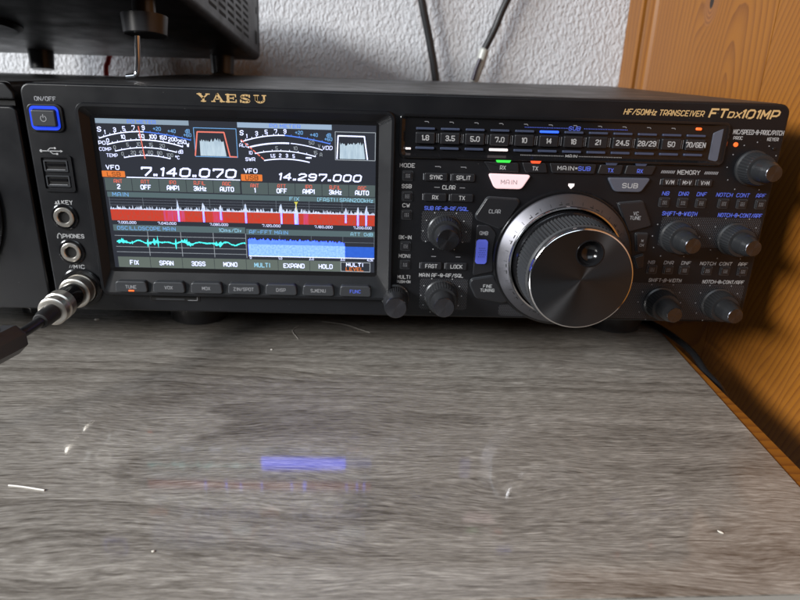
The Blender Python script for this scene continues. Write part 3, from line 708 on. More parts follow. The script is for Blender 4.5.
# frequencies
st("VFO", -165.6, 86.3, 2.2, 's_white', 7.4, .03); s.sheet(rrect(-172.0, 80.9, -159.2, 84.3, .4), Y1, 's_orange'); st("LSB", -165.4, 82.5, 2.1, 's_otext', 7.5, .01)
st("7.140.070", -123.6, 84.4, 4.3, 's_white', 53.0, .05, shear=.22)
s.rect(-158.6, 80.7, -95.0, 81.2, Y1, 's_white')
st("VFO", -88.8, 86.3, 2.2, 's_white', 7.4, .03); s.sheet(rrect(-94.4, 80.6, -82.5, 84.3, .4), Y1, 's_orange'); st("USB", -88.4, 82.4, 2.4, 's_otext', 7.2, .01)
st("14.297.000", -49.9, 83.5, 3.5, 's_white', 46.5, .05, shear=.22)
# status boxes
for x0, x1, z0, z1, vals in ((-171.2, -95.2, 73.3, 80.4, ("2", "OFF", "AMP1", "3kHz", "AUTO")), (-94.6, -18.6, 73.1, 79.8, ("1", "OFF", "AMP1", "3kHz", "AUTO"))):
    wd = (x1-x0)/5
    for i in range(5):
        xa = x0+wd*i
        s.rect(xa+.15, z0, xa+wd-.15, z1, Y1, 's_menu')
        st(("ANT", "ATT", "IPO", "R.FIL", "AGC")[i], xa+wd/2, z1-1.7, 1.9, 's_red', None, .02)
        st(vals[i], xa+wd/2, z0+2.3, 2.3, 's_white', None, .035)
# waterfall band
s.rect(-170.6, 69.7, -18.6, 72.6, Y1, 's_head'); st("MAIN", -163.2, 71.2, 2.0, 's_lblue', 9.0, .02)
st("FIX", -64.8, 71.0, 1.9, 's_cyan', 5.5); st("[FAST1 | SPAN", -41.5, 71.0, 1.9, 's_cyan', 20.5); st("200kHz", -25.4, 71.0, 1.9, 's_cyan', 11)
for i in range(9): s.rect(-170+i*18.9, 62.5, -169.8+i*18.9, 69.7, Y1, 's_line')
for z in (65.0, 66.6, 68.2): s.rect(-170.2, z, -18.6, z+.14, Y1, 's_line')
top = []; n = 460
sig = {-131.5: 4.6, -117.2: 5.2, -107.3: 2.2, -93.0: 3.8, -72.6: 5.0, -64.0: 4.4, -35.5: 2.6, -28.5: 4.0, -23.7: 4.4}
for i in range(n+1):
    x = -170+151.2*i/n; h = 63.0+random.random()**3*2.4
    for c_, a__ in sig.items(): h += a__*math.exp(-((x-c_)/.7)**2)*random.uniform(.7, 1)
    top.append((x, h))
s.sheet([(-18.8, 62.0), (-170, 62.0)][::-1][::-1]+top, Y2, 's_noise')
s.rect(-170, 56.2, -18.8, 62.6, Y3, 's_fall')
for x0, x1 in ((-140, -128), (-112, -106), (-60, -57)): s.rect(x0, 56.2, x1, 62.6, Y3-.03, 's_fallp')
for c_ in sig:
    w_ = .95 if c_ != -64.0 else 2.2
    s.rect(c_-w_/2, 56.2+(0 if sig[c_] > 3 else 1.5), c_+w_/2, 62.7, Y3-.05, 's_sig')
for x, t in ((-161.5, "7.000.000"), (-138.6, "7.040.000"), (-108.8, "7.080.000"), (-78.6, "7.120.000"), (-48.4, "7.160.000"), (-25.8, "7.200.000")): st(t, x, 55.0, 1.3, 's_white', 10.5)
s.sheet([(-65.0, 69.3), (-62.8, 69.3), (-63.9, 67.3)], Y3-.05, 's_yellow'); s.rect(-64.1, 64.5, -63.7, 67.6, Y3-.05, 's_yellow')
# oscilloscope
s.rect(-169.8, 50.0, -93.9, 53.6, Y1, 's_head'); st("OSCILLOSCOPE MAIN", -150.8, 51.7, 1.9, 's_lblue', 33.5, .02); st("10ms/Div", -102.6, 51.7, 1.9, 's_cyan', 13)
for x in (-150.6, -131.6, -112.8, -94.0): s.rect(x, 35.2, x+.3, 50, Y1, 's_dim')
for z in (47.0, 40.4, 37.2): s.rect(-169.6, z, -93.8, z+.25, Y1, 's_dim')
n = 220; up_, lo_ = [], []
for i in range(n+1):
    x = -168.8+74.6*i/n; e = .5+1.5*max(0, math.sin(i*.115+.4))**2*abs(math.sin(i*.47))+(2.4 if i in (26, 52, 53, 70, 100, 101, 120) else 0)
    c_ = 43.6+.9*math.sin(i*.21)*math.sin(i*.04); up_.append((x, c_+e*random.uniform(.3, 1.1))); lo_.append((x, c_-e*random.uniform(.3, 1.2)))
for i in range(n): s.sheet([lo_[i], lo_[i+1], up_[i+1], up_[i]], Y3, 's_teal')
# audio spectrum
s.rect(-93.4, 49.4, -18.7, 52.8, Y1, 's_head'); st("AF-FFT MAIN", -80.4, 51.1, 1.9, 's_lblue', 22.5, .02); st("ATT  0dB", -26.2, 51.1, 1.8, 's_cyan', 13)
for i in range(1, 5): s.rect(-92.6+i*18.4, 36.5, -92.4+i*18.4, 49.4, Y1, 's_line')
s.rect(-92.6, 45.9, -18.8, 46.1, Y1, 's_line')
top = []
n = 120
for i in range(n+1):
    x = -92.5+56.2*i/n; top.append((x, 47.0-.9*(i/n)-(1.0 if i > 112 else 0)*(i-112)/8+random.uniform(-.9, .7)))
s.sheet([(-36.3, 43.0), (-92.5, 43.0)][::-1][::-1]+top, Y2, 's_fft')
s.rect(-92.6, 36.7, -36.0, 43.7, Y3, 's_fftl'); s.rect(-36.0, 37.0, -18.8, 43.5, Y3, 's_fftd')
s.rect(-92.6, 36.3, -18.8, 36.75, Y3-.03, 's_white')
for i, t in enumerate(("0", "1.0", "2.0", "3.0", "4.0k")): st(t, (-91.6, -74.2, -55.8, -37.4, -21.2)[i], 35.5, 1.3)
# soft keys
for i, (t, m) in enumerate((("FIX", 's_white'), ("SPAN", 's_white'), ("3DSS", 's_white'), ("MONO", 's_white'), ("MULTI", 's_cyan'), ("EXPAND", 's_white'), ("HOLD", 's_white'))):
    xa = -169.6+18.78*i; s.rect(xa+.12, 28.0, xa+18.66, 34.4, Y1, 's_menu2'); st(t, xa+9.4, 31.0, 2.4, m, None, .025)
s.rect(-38.4, 28.0, -18.7, 34.3, Y1, 's_black'); s.line([(-38.4, 28.3), (-21.2, 28.2), (-21.2, 33.8), (-38.5, 33.9), (-38.4, 28.3)], .4, Y3, 's_dim')
st("MULTI", -30.3, 32.4, 2.0, 's_white', 10, .03); st("LEVEL", -30.3, 29.7, 2.0, 's_orange', 10.5, .03)
s.build("display_screen", R, smooth=False)

# keys under the screen
for i, t in enumerate(("TUNE", "VOX", "MOX", "ZIN/SPOT", "DISP", "S.MENU", "FUNC")):
    x = -161.9+22.05*i
    q = RB(); q.prism(fillet([(x-9.6, 14.0), (x+9.6, 14.0), (x+8.9, 20.8), (x-8.9, 20.8)], 2.0), -1.2, -6.6, 'btn2', bev=.7)
    q.text(t, x, 17.4, -6.68, 1.9, 'blue' if t == "FUNC" else 'grey', None, 0, .01)
    o = q.build("function_button", R)
    if t == "TUNE": lamp(fillet([(x-1.6, 14.6), (x+1.6, 14.6), (x+1.6, 15.5), (x-1.6, 15.5)], .2), 'l_orange', y=-6.0, yf=-6.9, bev=.1).parent = R
b = RB(); b.prism(rrect(-153.4, 6.9, -123.6, 10.9, .6), -.9, -1.3, 'gloss', bev=.15); b.rect(-152.4, 7.6, -125.2, 10.2, -1.34, 'deep')
b.prism(rrect(-150, 7.7, -133, 8.7, .2), -1.3, -1.5, 'btn2'); b.line([(-131, 7.7), (-125.4, 7.7), (-125.2, 10.0)], .35, -1.4, 'grey'); b.build("card_slot", R)
b = RB(); b.prism(rrect(-134, 14.8, -129, 15.2, .1), -.9, -1.2, 'panel'); b.build("trim_line", R) if False else None

# band keys in their tray
b = RB()
o1 = rrect(-5.8, 95.8, 177.6, 119.6, 3.4, 6); o2 = inset(o1, .5); o3 = inset(o1, 1.3); o4 = rrect(-2.6, 98.4, 168.4, 117.6, 1.6, 6)
b.loft([[(x, -.9, z) for x, z in o1], [(x, -2.5, z) for x, z in o1], [(x, -2.9, z) for x, z in o2], [(x, -2.9, z) for x, z in o3], [(x, -1.3, z) for x, z in o4]], 'gloss', False, True)
for i in range(12):
    x = 8.6+13.72*i; b.line([(x-.6, 115.6), (x+1.2, 115.6), (x+1.6, 115.0)], .3, -1.38, 'grey')
    if i < 11:
        for dx in (6.35, 7.35): b.line([(x+dx, 104.6), (x+dx, 109.2)], .35, -1.38, 'grey')
for k in range(26):
    for (xa, z, m) in ((63.5, 114.0, 'blue'), (96.5, 114.0, 'blue'), (62.5, 98.9, W), (95.5, 98.9, W)):
        x = xa+k*.95; b.rect(x, z-.2, x+.42, z+.2, -1.38, m)
b.text("SUB", 91.2, 114.0, -1.38, 1.9, 'blue', 6.5, .15, .02); b.text("MAIN", 91.2, 98.9, -1.38, 1.6, W, 6.6, .1, .02)
b.build("band_key_tray", R)
q = RB(); q.prism(fillet([(169.0, 99.0), (176.2, 97.6), (176.2, 117.5), (169.0, 113.6)], .8), -1.2, -1.8, 'subkey', bev=.2)  # coloured paler than the tray to stand for the light this slope catches
q.v = [(x, (y-1.0*(x-169)/8 if y < -1.4 else y), z) for x, y, z in q.v]; q.build("tray_end_facet", R)
for i, t in enumerate(("1.8", "3.5", "5.0", "7.0", "10", "14", "18", "21", "24.5", "28/29", "50", "70/GEN")):
    x = 8.6+13.72*i
    q = RB(); q.prism(rrect(x-5.4, 103.9, x+5.4, 110.0, .7), -1.2, -3.2, 'btn', bev=.6)
    q.text(t, x, 107.1, -3.28, 2.5, W, {"28/29": 10.2, "70/GEN": 11.2}.get(t), 0, .03)
    o = q.build("band_key", R)
    q = RB(); q.prism(rrect(x-5.2, 111.3, x+5.2, 112.5, .4), -1.2, -2.6, 'l_blue' if t == "14" else 'lens', bev=.3); q.build("key_lamp", o)
    q = RB(); q.prism(rrect(x-5.2, 100.8, x+5.2, 102.1, .4), -1.2, -2.6, 'l_white' if t == "7.0" else 'lens', bev=.3); q.build("key_lamp", o)
lamp(rrect(-2.2, 100.4, .8, 101.4, .3), 'l_white', y=-1.3, yf=-2.2); lamp(fillet([(158.8, 114.9), (161.8, 114.9), (161.8, 116.3), (158.8, 116.3)], .6), 'l_orange', y=-1.2, yf=-2.4)

# receive / transmit keys
for t, pts, m in (("RX", [(42.1, 95.0), (61.6, 94.6), (62.4, 89.4), (46.0, 89.4)], W), ("TX", [(63.6, 94.9), (77.0, 94.9), (78.6, 89.4), (66.0, 89.4)], W),
                  ("MAIN", [(79.2, 95.0), (105.9, 95.0), (105.4, 89.4), (81.2, 89.4)], W), ("TX", [(108.2, 95.0), (121.2, 95.0), (120.4, 89.5), (107.0, 89.5)], 'blue'), ("RX", [(123.3, 95.0), (140.0, 95.0), (138.4, 89.7), (122.4, 89.7)], 'blue')):
    q = RB(); q.prism(fillet(pts, 1.0), -.9, -2.3, 'btn', bev=.5)
    xc = sum(p[0] for p in pts)/4
    if t == "MAIN":
        q.text("MAIN", 88.6, 92.4, -2.4, 2.1, W, 9.4, 0, .02); q.text("SUB", 99.2, 92.4, -2.4, 2.1, 'blue', 7.0, 0, .02)
        q.sheet([(94.0, 92.0), (95.2, 92.0), (95.2, 92.9), (94.0, 92.9)], -2.4, W)
    else: q.text(t, xc, 91.8, -2.4, 2.0, m, None, 0, .02)
    o = q.build("selector_key", R)
    if t != "MAIN":
        wl = 3.4 if xc > 80 else (4.3 if t == "RX" else 3.0)
        lm = ('l_green' if t == "RX" else 'l_red') if xc < 80 else 'lens'
        q = RB(); q.prism(fillet([(xc-wl, 96.0), (xc+wl, 96.0), (xc+wl-.8, 94.6), (xc-wl+.8, 94.6)], .3), -1.0, -2.9, lm, bev=.2); q.build("key_lamp", o)
q = RB(); q.prism(fillet([(44.9, 88.3), (69.4, 88.0), (64.6, 79.9), (49.2, 79.9)], 2.0), -.9, -3.0, 'l_pink', bev=.7); q.text("MAIN", 57.0, 83.9, -3.1, 2.3, 'grey', 9.2); q.build("main_key", R)
q = RB(); q.prism(fillet([(113.0, 87.8), (138.0, 88.0), (133.4, 79.8), (118.0, 79.8)], 2.0), -.9, -3.0, 'subkey', bev=.7); q.text("SUB", 126.4, 83.6, -3.1, 2.4, W, 9.0, 0, .03); q.build("sub_key", R)

# keys round the dial
def plate(pts, t, xc, zc, h=2.0, m='btn2', tm='grey', r=1.6, name="dial_side_key", yf=-2.6):
    q = RB(); q.prism(inset(fillet(pts, r), -.45), -.9, yf+.9, 'btn2', bev=.3); q.prism(fillet(pts, r), -.9, yf, 'btn', bev=.6)  # paler rim puts the bevel highlight into the colour
    for k, tt in enumerate(t): q.text(tt, xc, zc-k*2.6, yf-.08, h, tm, None, 0, .015)
    return q.build(name, R)
plate([(45.8, 74.9), (63.2, 74.1), (64.4, 72.0), (56.2, 57.6), (54.4, 56.7), (40.4, 61.8), (39.6, 64.0)], ["CLAR"], 50.4, 66.8)
plate([(40.8, 58.6), (48.0, 58.4), (52.4, 54.0), (51.4, 42.7), (52.6, 30.0), (40.4, 27.2)], ["QMB"], 45.2, 53.6, name="key_plate", m='panel', yf=-1.8)
q = RB(); q.prism(rrect(41.2, 35.0, 48.0, 49.8, 1.8), -1.7, -3.2, 'l_qmb', bev=.7)
for i in range(4):
    for j in range(5): q.sheet(disc(43.0+i*1.05+(j % 2)*.5, 39.6+j*1.3, .26, 6), -3.28, 'btn')
q.build("memory_key", R)
plate([(39.8, 25.2), (52.6, 27.6), (62.8, 11.4), (59.8, 10.5), (43.4, 13.5), (39.3, 21.7)], ["FINE", "TUNING"], 49.8, 21.2, 1.8, tm=W)
plate([(121.4, 73.2), (135.6, 74.8), (143.0, 60.4), (130.2, 56.5)], ["VC", "TUNE"], 132.6, 67.6, 1.9, m='btn')
plate([(134.6, 55.6), (142.0, 55.6), (142.0, 44.6), (137.0, 44.6)], ["M", "CH"], 139.0, 51.4, 1.5, m='btn', r=1.0)
plate([(135.8, 41.0), (141.4, 43.2), (142.4, 34.4), (139.0, 34.2)], [], 139, 38, m='btn', r=1.0)

# small square keys
proto = RB(); proto = MB(); proto.prism(rrect(-2.5, -2.2, 2.5, 2.2, .6), .1, -1.1, 'btn', bev=.4)
oo = rrect(-3.1, -2.8, 3.1, 2.8, .8); ii = rrect(-2.6, -2.3, 2.6, 2.3, .6)
proto.loft([[(x, 0, z) for x, z in oo], [(x, -.45, z) for x, z in oo], [(x, -.45, z) for x, z in ii], [(x, 0, z) for x, z in ii]], 'btn2', False, False)
for i in range(3):
    for j in range(3): proto.sheet(disc(-.9+i*.9, -.8+j*.8, .22, 6), -1.17, 'grey')
po = None
SQ = [(-.4, z) for z in (85.8, 74.2, 63.4, 44.7, 33.3)]
SQ += [(148.4+10.7*i, 74.3) for i in range(3)]+[(183.0+10.9*i, 74.4) for i in range(3)]
SQ += [(148.2+9.8*i, 33.6) for i in range(3)]+[(181.8+10.8*i, 33.6) for i in range(3)]
for (x, z) in SQ:
    if po is None: po = proto.build("square_key", R, (x, -1.0, z+Z0))
    else: copy_part(po, R, (x, -1.0, z+Z0))
def wide(x, z, w, t, h=4.6, tw=None):
    q = RB(); q.prism(rrect(x-w/2, z-h/2, x+w/2, z+h/2, .8), -.9, -2.1, 'btn', bev=.5); q.text(t, x, z, -2.2, 2.1, W, tw, 0, .02)
    q.line([(x-w/2-.6, z-h/2+.6), (x-w/2-.6, z+h/2-.6)], .35, -1.1, 'grey'); q.build("oblong_key", R)
wide(15.7, 85.5, 13, "SYNC"); wide(31.2, 85.5, 13, "SPLIT"); wide(15.7, 74.0, 13, "RX"); wide(31.0, 74.0, 13, "TX")
wide(15.3, 32.9, 12.4, "FAST"); wide(30.3, 32.9, 12.4, "LOCK")
wide(149.2, 86.0, 8.6, "V/M", 4.2); wide(159.2, 86.0, 8.6, "M>V", 4.2); wide(169.6, 86.0, 8.6, "V>M", 4.2)

# rotary knobs
def knob(outer, inner, ycap, loc, name="control_knob", n=72):
    q = MB(); q.lathe(outer, 'knob', n=n, knurl=(3, 4, .45)); o = q.build(name, R, loc)
    q = MB(); q.lathe(inner, 'knob', n=48, cap1=False); q.build("inner_knob", o)
    r = inner[-1][0]; q = MB(); q.lathe([(r, ycap+.35), (r-.25, ycap), (r*.5, ycap), (.05, ycap)], 'cap', n=48)
    q.build("knob_cap", o)
    return o
kr = knob([(9.9, 0), (9.9, -1.4), (9.0, -2.0), (9.1, -2.6), (8.7, -9.4), (8.1, -10.4), (6.4, -10.6)],
          [(6.4, -10.4), (6.2, -11.2), (5.9, -17.6), (5.5, -18.4), (4.5, -21.7)], -22.1, (195.1, -1, 95.1+Z0))
for (x, z) in ((159.1, 54.2), (193.5, 53.5), (156.5, 12.6), (192.2, 12.7)): copy_part(kr, R, (x, -1, z+Z0))
kl = knob([(10.2, 0), (10.2, -1.4), (9.5, -2.0), (9.6, -2.6), (9.2, -9.6), (8.4, -10.8), (7.0, -11)],
          [(7.0, -10.8), (6.9, -11.6), (6.5, -18.6), (6.0, -20.4)], -20.9, (22.2, -1, 54.0+Z0))
copy_part(kl, R, (22.2, -1, 14.0+Z0))
knob([(8.4, 0), (8.4, -1.2), (7.5, -1.8), (7.6, -2.4), (7.3, -9), (7.2, -10), (7.1, -10.4)],
     [(7.1, -10.3), (7.0, -12), (6.7, -17.4), (6.3, -18.4)], -18.9, (-5.5, -1, 12.4+Z0))

# tuning dial
DX, DZ = 93.2, 38.7+Z0
q = MB(); q.lathe([(41.4, 0), (41.4, -1.2), (40.8, -1.9), (39.9, -1.9), (39.8, -.5)], 'gloss', n=128, cap1=False)
td = q.build("tuning_dial", R, (DX, -1, DZ), sharp=20)
q = MB(); q.lathe([(39.6, -.4), (39.6, -3.0), (39.0, -3.8), (33.4, -8.0)], 'silver', n=128, cap1=False)
for i in range(36):
    a = 2*math.pi*i/36; r0, r1 = (34.2, 36.0)
    c, d = math.cos(a), math.sin(a); p, e = -d*.13, c*.13
    yy = lambda r: -3.8-(39.0-r)*4.2/5.6-.08
    q.add([(r0*c-p, yy(r0), r0*d-e), (r1*c-p, yy(r1), r1*d-e), (r1*c+p, yy(r1), r1*d+e), (r0*c+p, yy(r0), r0*d+e)], [(0, 1, 2, 3)], 'deep')
    if i % 3 == 0:
        w1, w2 = a+.05, a+.22
        q.add([(rr*math.cos(w), yy(rr), rr*math.sin(w)) for rr, w in ((34.4, w1), (34.9, w1), (34.9, w2), (34.4, w2))], [(0, 1, 2, 3)], 'deep')
q.build("outer_ring", td, sharp=20)
q = MB(); q.lathe([(33.5, -7.6), (33.5, -8.8), (33.1, -9.4), (32.3, -9.4), (31.9, -8.6), (31.6, -2)], 'chrome', n=128, cap1=False); q.build("chrome_ring", td, sharp=50)
q = MB(); q.lathe([(31.2, -1.5), (30.9, -13.5), (30.3, -14.4), (29.4, -14.6)], 'gloss', n=128, cap1=False); q.build("dial_base", td, sharp=20)
q = MB(); q.lathe([(29.4, -14.4), (30.0, -15.2), (29.6, -33.4), (29.0, -34.4), (28.3, -34.8)], 'grip', n=180, knurl=(1, 2, 1.0), cap1=False); q.build("rubber_grip", td, sharp=30)
q = MB(); q.lathe([(28.3, -34.6), (28.2, -38.4), (27.9, -39.1), (27.3, -39.3)], 'chrome', n=128, cap1=False); q.build("chamfered_rim", td, sharp=50)
q = MB(); n = 96; hx, hz, hr = 2.9, 14.6, 7.5
L = [[(27.3*math.cos(2*math.pi*i/n), -39.25, 27.3*math.sin(2*math.pi*i/n)) for i in range(n)]]
for f in (.66, .33, 0):
    lp = []
    for i in range(n):
        a = 2*math.pi*i/n; ox, oz = 27.3*math.cos(a), 27.3*math.sin(a); ix, iz = hx+hr*math.cos(a), hz+hr*math.sin(a)
        lp.append((ix+(ox-ix)*f, -39.25, iz+(oz-iz)*f))
    L.append(lp)
q.loft(L, 'dial', False, False); q.build("dial_face", td)
q = MB(); q.lathe([(7.5, -39.25), (7.3, -39.6), (6.9, -39.6), (6.6, -39.0), (6.2, -37.6), (5.2, -35.9), (3.6, -34.8), (1.8, -34.3), (.05, -34.2)], 'gloss', hx, hz, n=64); q.build("finger_dimple", td, sharp=60)

# ------------------------------------------------------------------ speaker cabinet left of the radio
S = thing("speaker_cabinet", "black loudspeaker cabinet cut off at the left picture edge, beside the radio", "speaker", (-300, 0, 0))
b = MB(300, 0, Z0)
b.loft([[(x, y, z) for x, z in rrect(-409, 1.5, -216, 130.2, 3)] for y in (3.2, 288)], 'case'); b.build("case", S)
b = MB(300, 0, Z0); b.prism(rrect(-412, 0, -213.4, 117.6, 4), 3.1, -1.0, 'panel', bev=1.2)
b.prism(rrect(-412, 121.4, -213.4, 129.6, 4), 3.1, -1.0, 'panel', bev=1.2) if False else None
b.build("front_panel", S)
b = MB(300, 0, Z0); b.prism(fillet([(-412, 121.0), (-213.4, 121.0), (-213.4, 124), (-217.5, 129.8), (-412, 129.8)], 1.6), 3.1, -1.0, 'panel', bev=1.0); b.build("top_strip", S)
b = MB(300, 0, Z0); b.box(-410, 1.0, 117.8, -214.6, 3.0, 120.8, 'deep'); b.build("shadow_groove", S)
b = MB(300, 0, Z0); b.lathe([(57.5, -.9), (57.5, -2.6), (56.2, -3.4), (54.0, -3.4), (51.0, -1.4)], 'gloss', -289, 62, 96, cap1=False)
b.build("grille_ring", S)
MT['mesh_cloth'] = mat("black speaker mesh", (.006, .006, .007), .7, bump=(1500, .8, .0006))
b = MB(300, 0, Z0); b.lathe([(51.2, -1.3), (30, -3.2), (.05, -4.2)], 'mesh_cloth', -289, 62, 64); b.build("grille", S)
for (x, y) in ((-270, 84), (-385, 84), (-270, 250), (-385, 250)):
    b = MB(); n = 32
    b.loft([[(rr*math.cos(2*math.pi*i/n), rr*math.sin(2*math.pi*i/n), z) for i in range(n)] for rr, z in ((12, .2), (13, .7), (14, 34.6))], 'foot')
    b.build("foot", S, (x+300, y, 0))

# ------------------------------------------------------------------ equipment box on top, its front lifted
al = math.atan2(30.5, 227)
D = thing("equipment_box", "black vented equipment box standing tilted on top of the radio", "equipment box", (-142, 310, 182), (-al, 0, 0))
# local frame: origin at the rear lower right edge, y runs back, so the body lies at negative y
b = MB(); b.loft([[(x, y, z) for x, z in rrect(-262, 0, 0, 62, 6, 5)] for y in (-300, 0)], 'case')
D_body = b.build("housing", D)
b = MB()
for c in range(5):
    for r_ in range(6):
        y0 = -178+c*27; z0 = 11+r_*5.6
        b.add([(.12, y0, z0), (.12, y0+20, z0), (.12, y0+20, z0+2.6), (.12, y0, z0+2.6)], [(0, 1, 2, 3)], 'deep')
b.build("vent_slots", D)
b = MB()
for (y0, z0, y1, z1) in ((-22, 12, -12, 24), (-16, 40, -12, 46), (-24, 52, -18, 60), (-7, 8, -4, 60)):
    b.add([(.14, y0, z0), (.14, y1, z0), (.14, y1, z1), (.14, y0, z1)], [(0, 1, 2, 3)], 'deep')
b.build("side_marks", D)
b = MB(); b.lathe([(50, -2), (50, 3), (46, 6), (0.1, 6)], 'case', n=48)
b.v = [(x, z, -y) for x, y, z in b.v]; b.build("underside_cover", D, (-205, -150, 2))
def zfoot(rr, x, y, h0, h1, name="foot"):
    b = MB(); n = 36
    b.loft([[(x+r_*math.cos(2*math.pi*i/n), y+r_*math.sin(2*math.pi*i/n), z) for i in range(n)] for r_, z in rr], 'foot'); return b.build(name, D)
for x in (-33, -207):
    zfoot([(9.5, -17.0), (10.5, -16.5), (11.5, .5)], x, -18, 0, 0)
    zfoot([(12.3, -22.5), (13, -22), (14, -11), (7, -11), (7, .5)], x+9, -238, 0, 0)
# bent wire leg under the front foot
b = MB(); b.tube([(-169.8, 67, 191), (-170.9, 67, 177), (-172, 67, 170.6), (-172.6, 67, 168.4), (-174.2, 66.7, 167.2), (-179, 66, 166.6)], 1.7, 'chrome', 12)
inv = Matrix.Rotation(al, 4, 'X') @ Matrix.Translation(-Vector((-142, 310, 182)))
b.v = [tuple(inv @ Vector(p)) for p in b.v]; b.build("wire_leg", D, sharp=60)

# ------------------------------------------------------------------ microphone plug and lead
MP = thing("microphone_lead", "microphone lead with nickel screw plug in the front socket", "microphone lead", (-193.4, 0, 14.3+Z0))
def sag(h): return -.0010*h*h-.03*h
def drift(h): return -.02*h-.0075*max(0, h-36)**2
def rev(prof, m, name, sharp=35, n=40):
    b = MB()
    L = []
    for r_, h in prof: L.append([(r_*math.cos(2*math.pi*i/n)+drift(h), -h, r_*math.sin(2*math.pi*i/n)+sag(h)) for i in range(n)])
    b.loft(L, m); return b.build(name, MP, sharp=sharp)
rev([(8.0, 3.6), (8.9, 4.0), (9.0, 10.5), (8.4, 11), (7.2, 11.2)], 'nickel', "coupling_ring", n=48)
rev([(7.0, 11.0), (7.0, 24.0), (6.8, 24.4)], 'gloss', "barrel")
rev([(6.8, 24.0), (8.2, 24.4), (8.2, 29.5), (7.4, 30.0), (7.4, 31.4), (7.9, 31.8), (7.9, 35.0), (7.0, 35.6), (5.2, 35.7)], 'nickel', "end_nut", n=40)
rev([(5.0, 35.4), (4.8, 43.0), (4.0, 46.0), (3.2, 46.4)], 'rubber', "cable_boot")
b = MB(); b.tube([(drift(h), -h, sag(h)) for h in (44, 48, 52, 56, 60, 64, 70, 80, 90)]+[(-38, -104, -22), (-62, -122, -35), (-110, -136, -44.9), (-200, -140, -44.9), (-420, -120, -44.9)], 2.7, 'cable', 12); b.build("cable", MP)
b = MB(); L = []
for r_, h in ((5.0, 61.6), (7.9, 63.2), (8.3, 64.5), (8.3, 72), (8.3, 80), (8.3, 86), (8.0, 88), (5, 89)):
    L.append([(r_*math.cos(2*math.pi*(i+.5)/8)+drift(h), -h, r_*math.sin(2*math.pi*(i+.5)/8)+sag(h)) for i in range(8)])
b.loft(L, 'foot'); fc = b.build("ferrite_clamp", MP, sharp=20)
b = MB(); b.box(-3.4+drift(70), -75, 7.2+sag(70), .4+drift(70), -67.5, 8.8+sag(70), 'cable', .4); b.build("clamp_latch", fc)

# ------------------------------------------------------------------ loose cables
def spline(pts, n=8):
    P_ = [Vector(p) for p in pts]; P_ = [P_[0]*2-P_[1]]+P_+[P_[-1]*2-P_[-2]]; o = []
    for i in range(1, len(P_)-2):
        for k in range(n):
            t = k/n; a, b_, c, d = P_[i-1:i+3]
            o.append(.5*((2*b_)+(-a+c)*t+(2*a-5*b_+4*c-d)*t*t+(-a+3*b_-3*c+d)*t**3))
    return o+[P_[-2]]
b = MB(); b.tube(spline([(-4, 362, 393), (8, 360, 303), (20, 358, 246), (31, 358, 203), (39, 356, 163), (46, 352, 95), (50, 340, 2.8), (60, 335, 2.8)]), 4.2, 'cable')
tag(b.build("wall_cable"), "plain black cable running straight down the white wall", "cable")
C2 = thing("wall_cable", "black cable down the wall ending in a clear plug with violet core", "cable", (89, 358, 200))
def rel(pts): return [(x-89, y-358, z-187) for x, y, z in pts]
b = MB(); b.tube(rel(spline([(176, 362, 380), (142, 361, 300), (110, 360, 236), (99, 359, 208), (89.6, 358, 188)])), 3.9, 'cable'); b.build("sheath", C2)
b = MB(); b.tube(rel([(90.0, 358, 189), (89.2, 358, 186.5), (85.5, 357, 173), (80, 356, 154)]), [2.2, 5.0, 5.2, 4.4], 'clear', 16); b.build("clear_plug", C2)
b = MB(); b.tube(rel([(84.2, 351.2, 178), (80.6, 350.9, 168), (77.6, 350.2, 156)]), 2.0, 'purple', 8); b.build("core", C2)
b = MB(); b.tube(rel(spline([(80, 356, 154), (72, 355, 110), (66, 348, 40), (62, 336, -10.8), (70, 320, -10.8)])), 2.0, 'cable'); b.build("tail", C2)
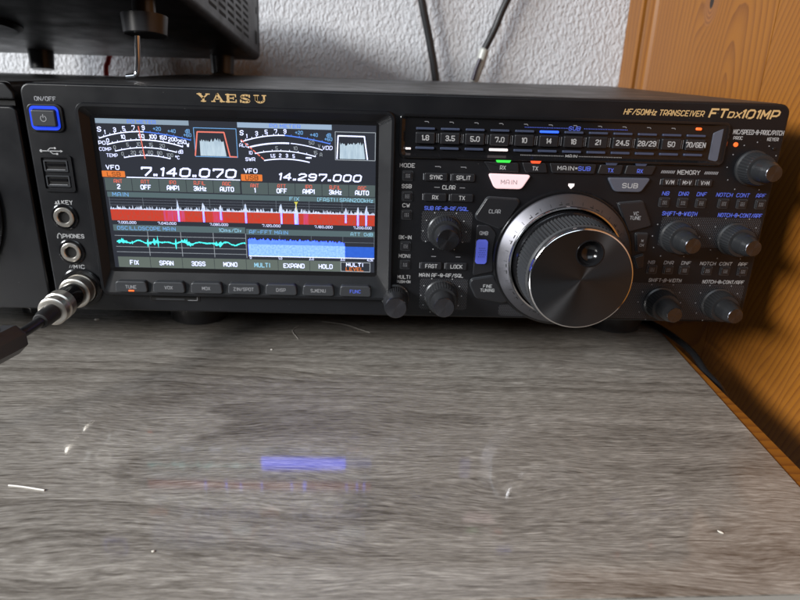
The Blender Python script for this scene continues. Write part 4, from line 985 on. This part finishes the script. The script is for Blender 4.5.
b = MB(); b.tube(spline([(-308, 340, 3.0), (-312, 345, 90), (-314, 350, 163), (-310, 350, 178), (-304, 352, 198), (-300, 356, 243)]), 2.6, 'red')
tag(b.build("red_wire"), "red wire behind the equipment box, seen between its rear feet", "wire")
b = MB(); b.tube(spline([(120, 190, 2.4), (168, 96, 2.5), (184, 80, 2.5), (192.5, 58, 2.6), (196.5, 27, 2.0), (196.5, 4, -2), (200, -30, -18), (206, -80, -110), (210, -90, -600), (214, -90, -757.4), (240, -40, -757.4)][:10]), 2.3, 'cable')
tag(b.build("gap_cable"), "thin black cable slipping from under the radio into the gap beside the table", "cable")

# ------------------------------------------------------------------ crumbs and hairs on the table
def crumb(x, y, r, lab, el=1.0, ang=0.0, m='crumb', cat="crumb", name="crumb"):
    bm = bmesh.new(); bmesh.ops.create_icosphere(bm, subdivisions=2, radius=r*K)
    for v in bm.verts:
        v.co *= random.uniform(.75, 1.1); v.co.z *= .5; v.co.x *= el
    me = bpy.data.meshes.new(name); bm.to_mesh(me); bm.free(); me.materials.append(MT[m])
    o = bpy.data.objects.new(name, me); COL.objects.link(o)
    o.location = Vector((x, y, r*.42))*K; o.rotation_euler = (0, 0, ang)
    return tag(o, lab, cat)
crumb(-98, -164, .6, "tiny pale crumb near the table's front edge, below the reflection", 1.2)
crumb(128, -150, .6, "thin pale crumb on the right front part of the table", 2.2, -.8)
crumb(-86, 18, .7, "dull grey crumb just in front of the radio's underside", 1.2, 0, 'hair')
crumb(-220, 63, 1.3, "greyish crumb below the microphone plug by the radio's left foot", 1.5, 0, 'hair')
def hair(pts, r, lab):
    b = MB(); b.tube(spline(pts, 6), r, 'hair', 6); tag(b.build("hair"), lab, "hair")
hair([(-174, -126, .35), (-167, -127, .4), (-157, -129, .35)], .42, "thick pale fibre at the left, near the front of the table")
hair([(-74, 59, .3), (-77, 50, .3), (-71, 36, .3)], .16, "short bent hair just in front of the radio, below the function keys")
hair([(-58, 68, .3), (-41, 63, .3), (-22, 49, .3)], .12, "long thin curved hair in front of the radio")
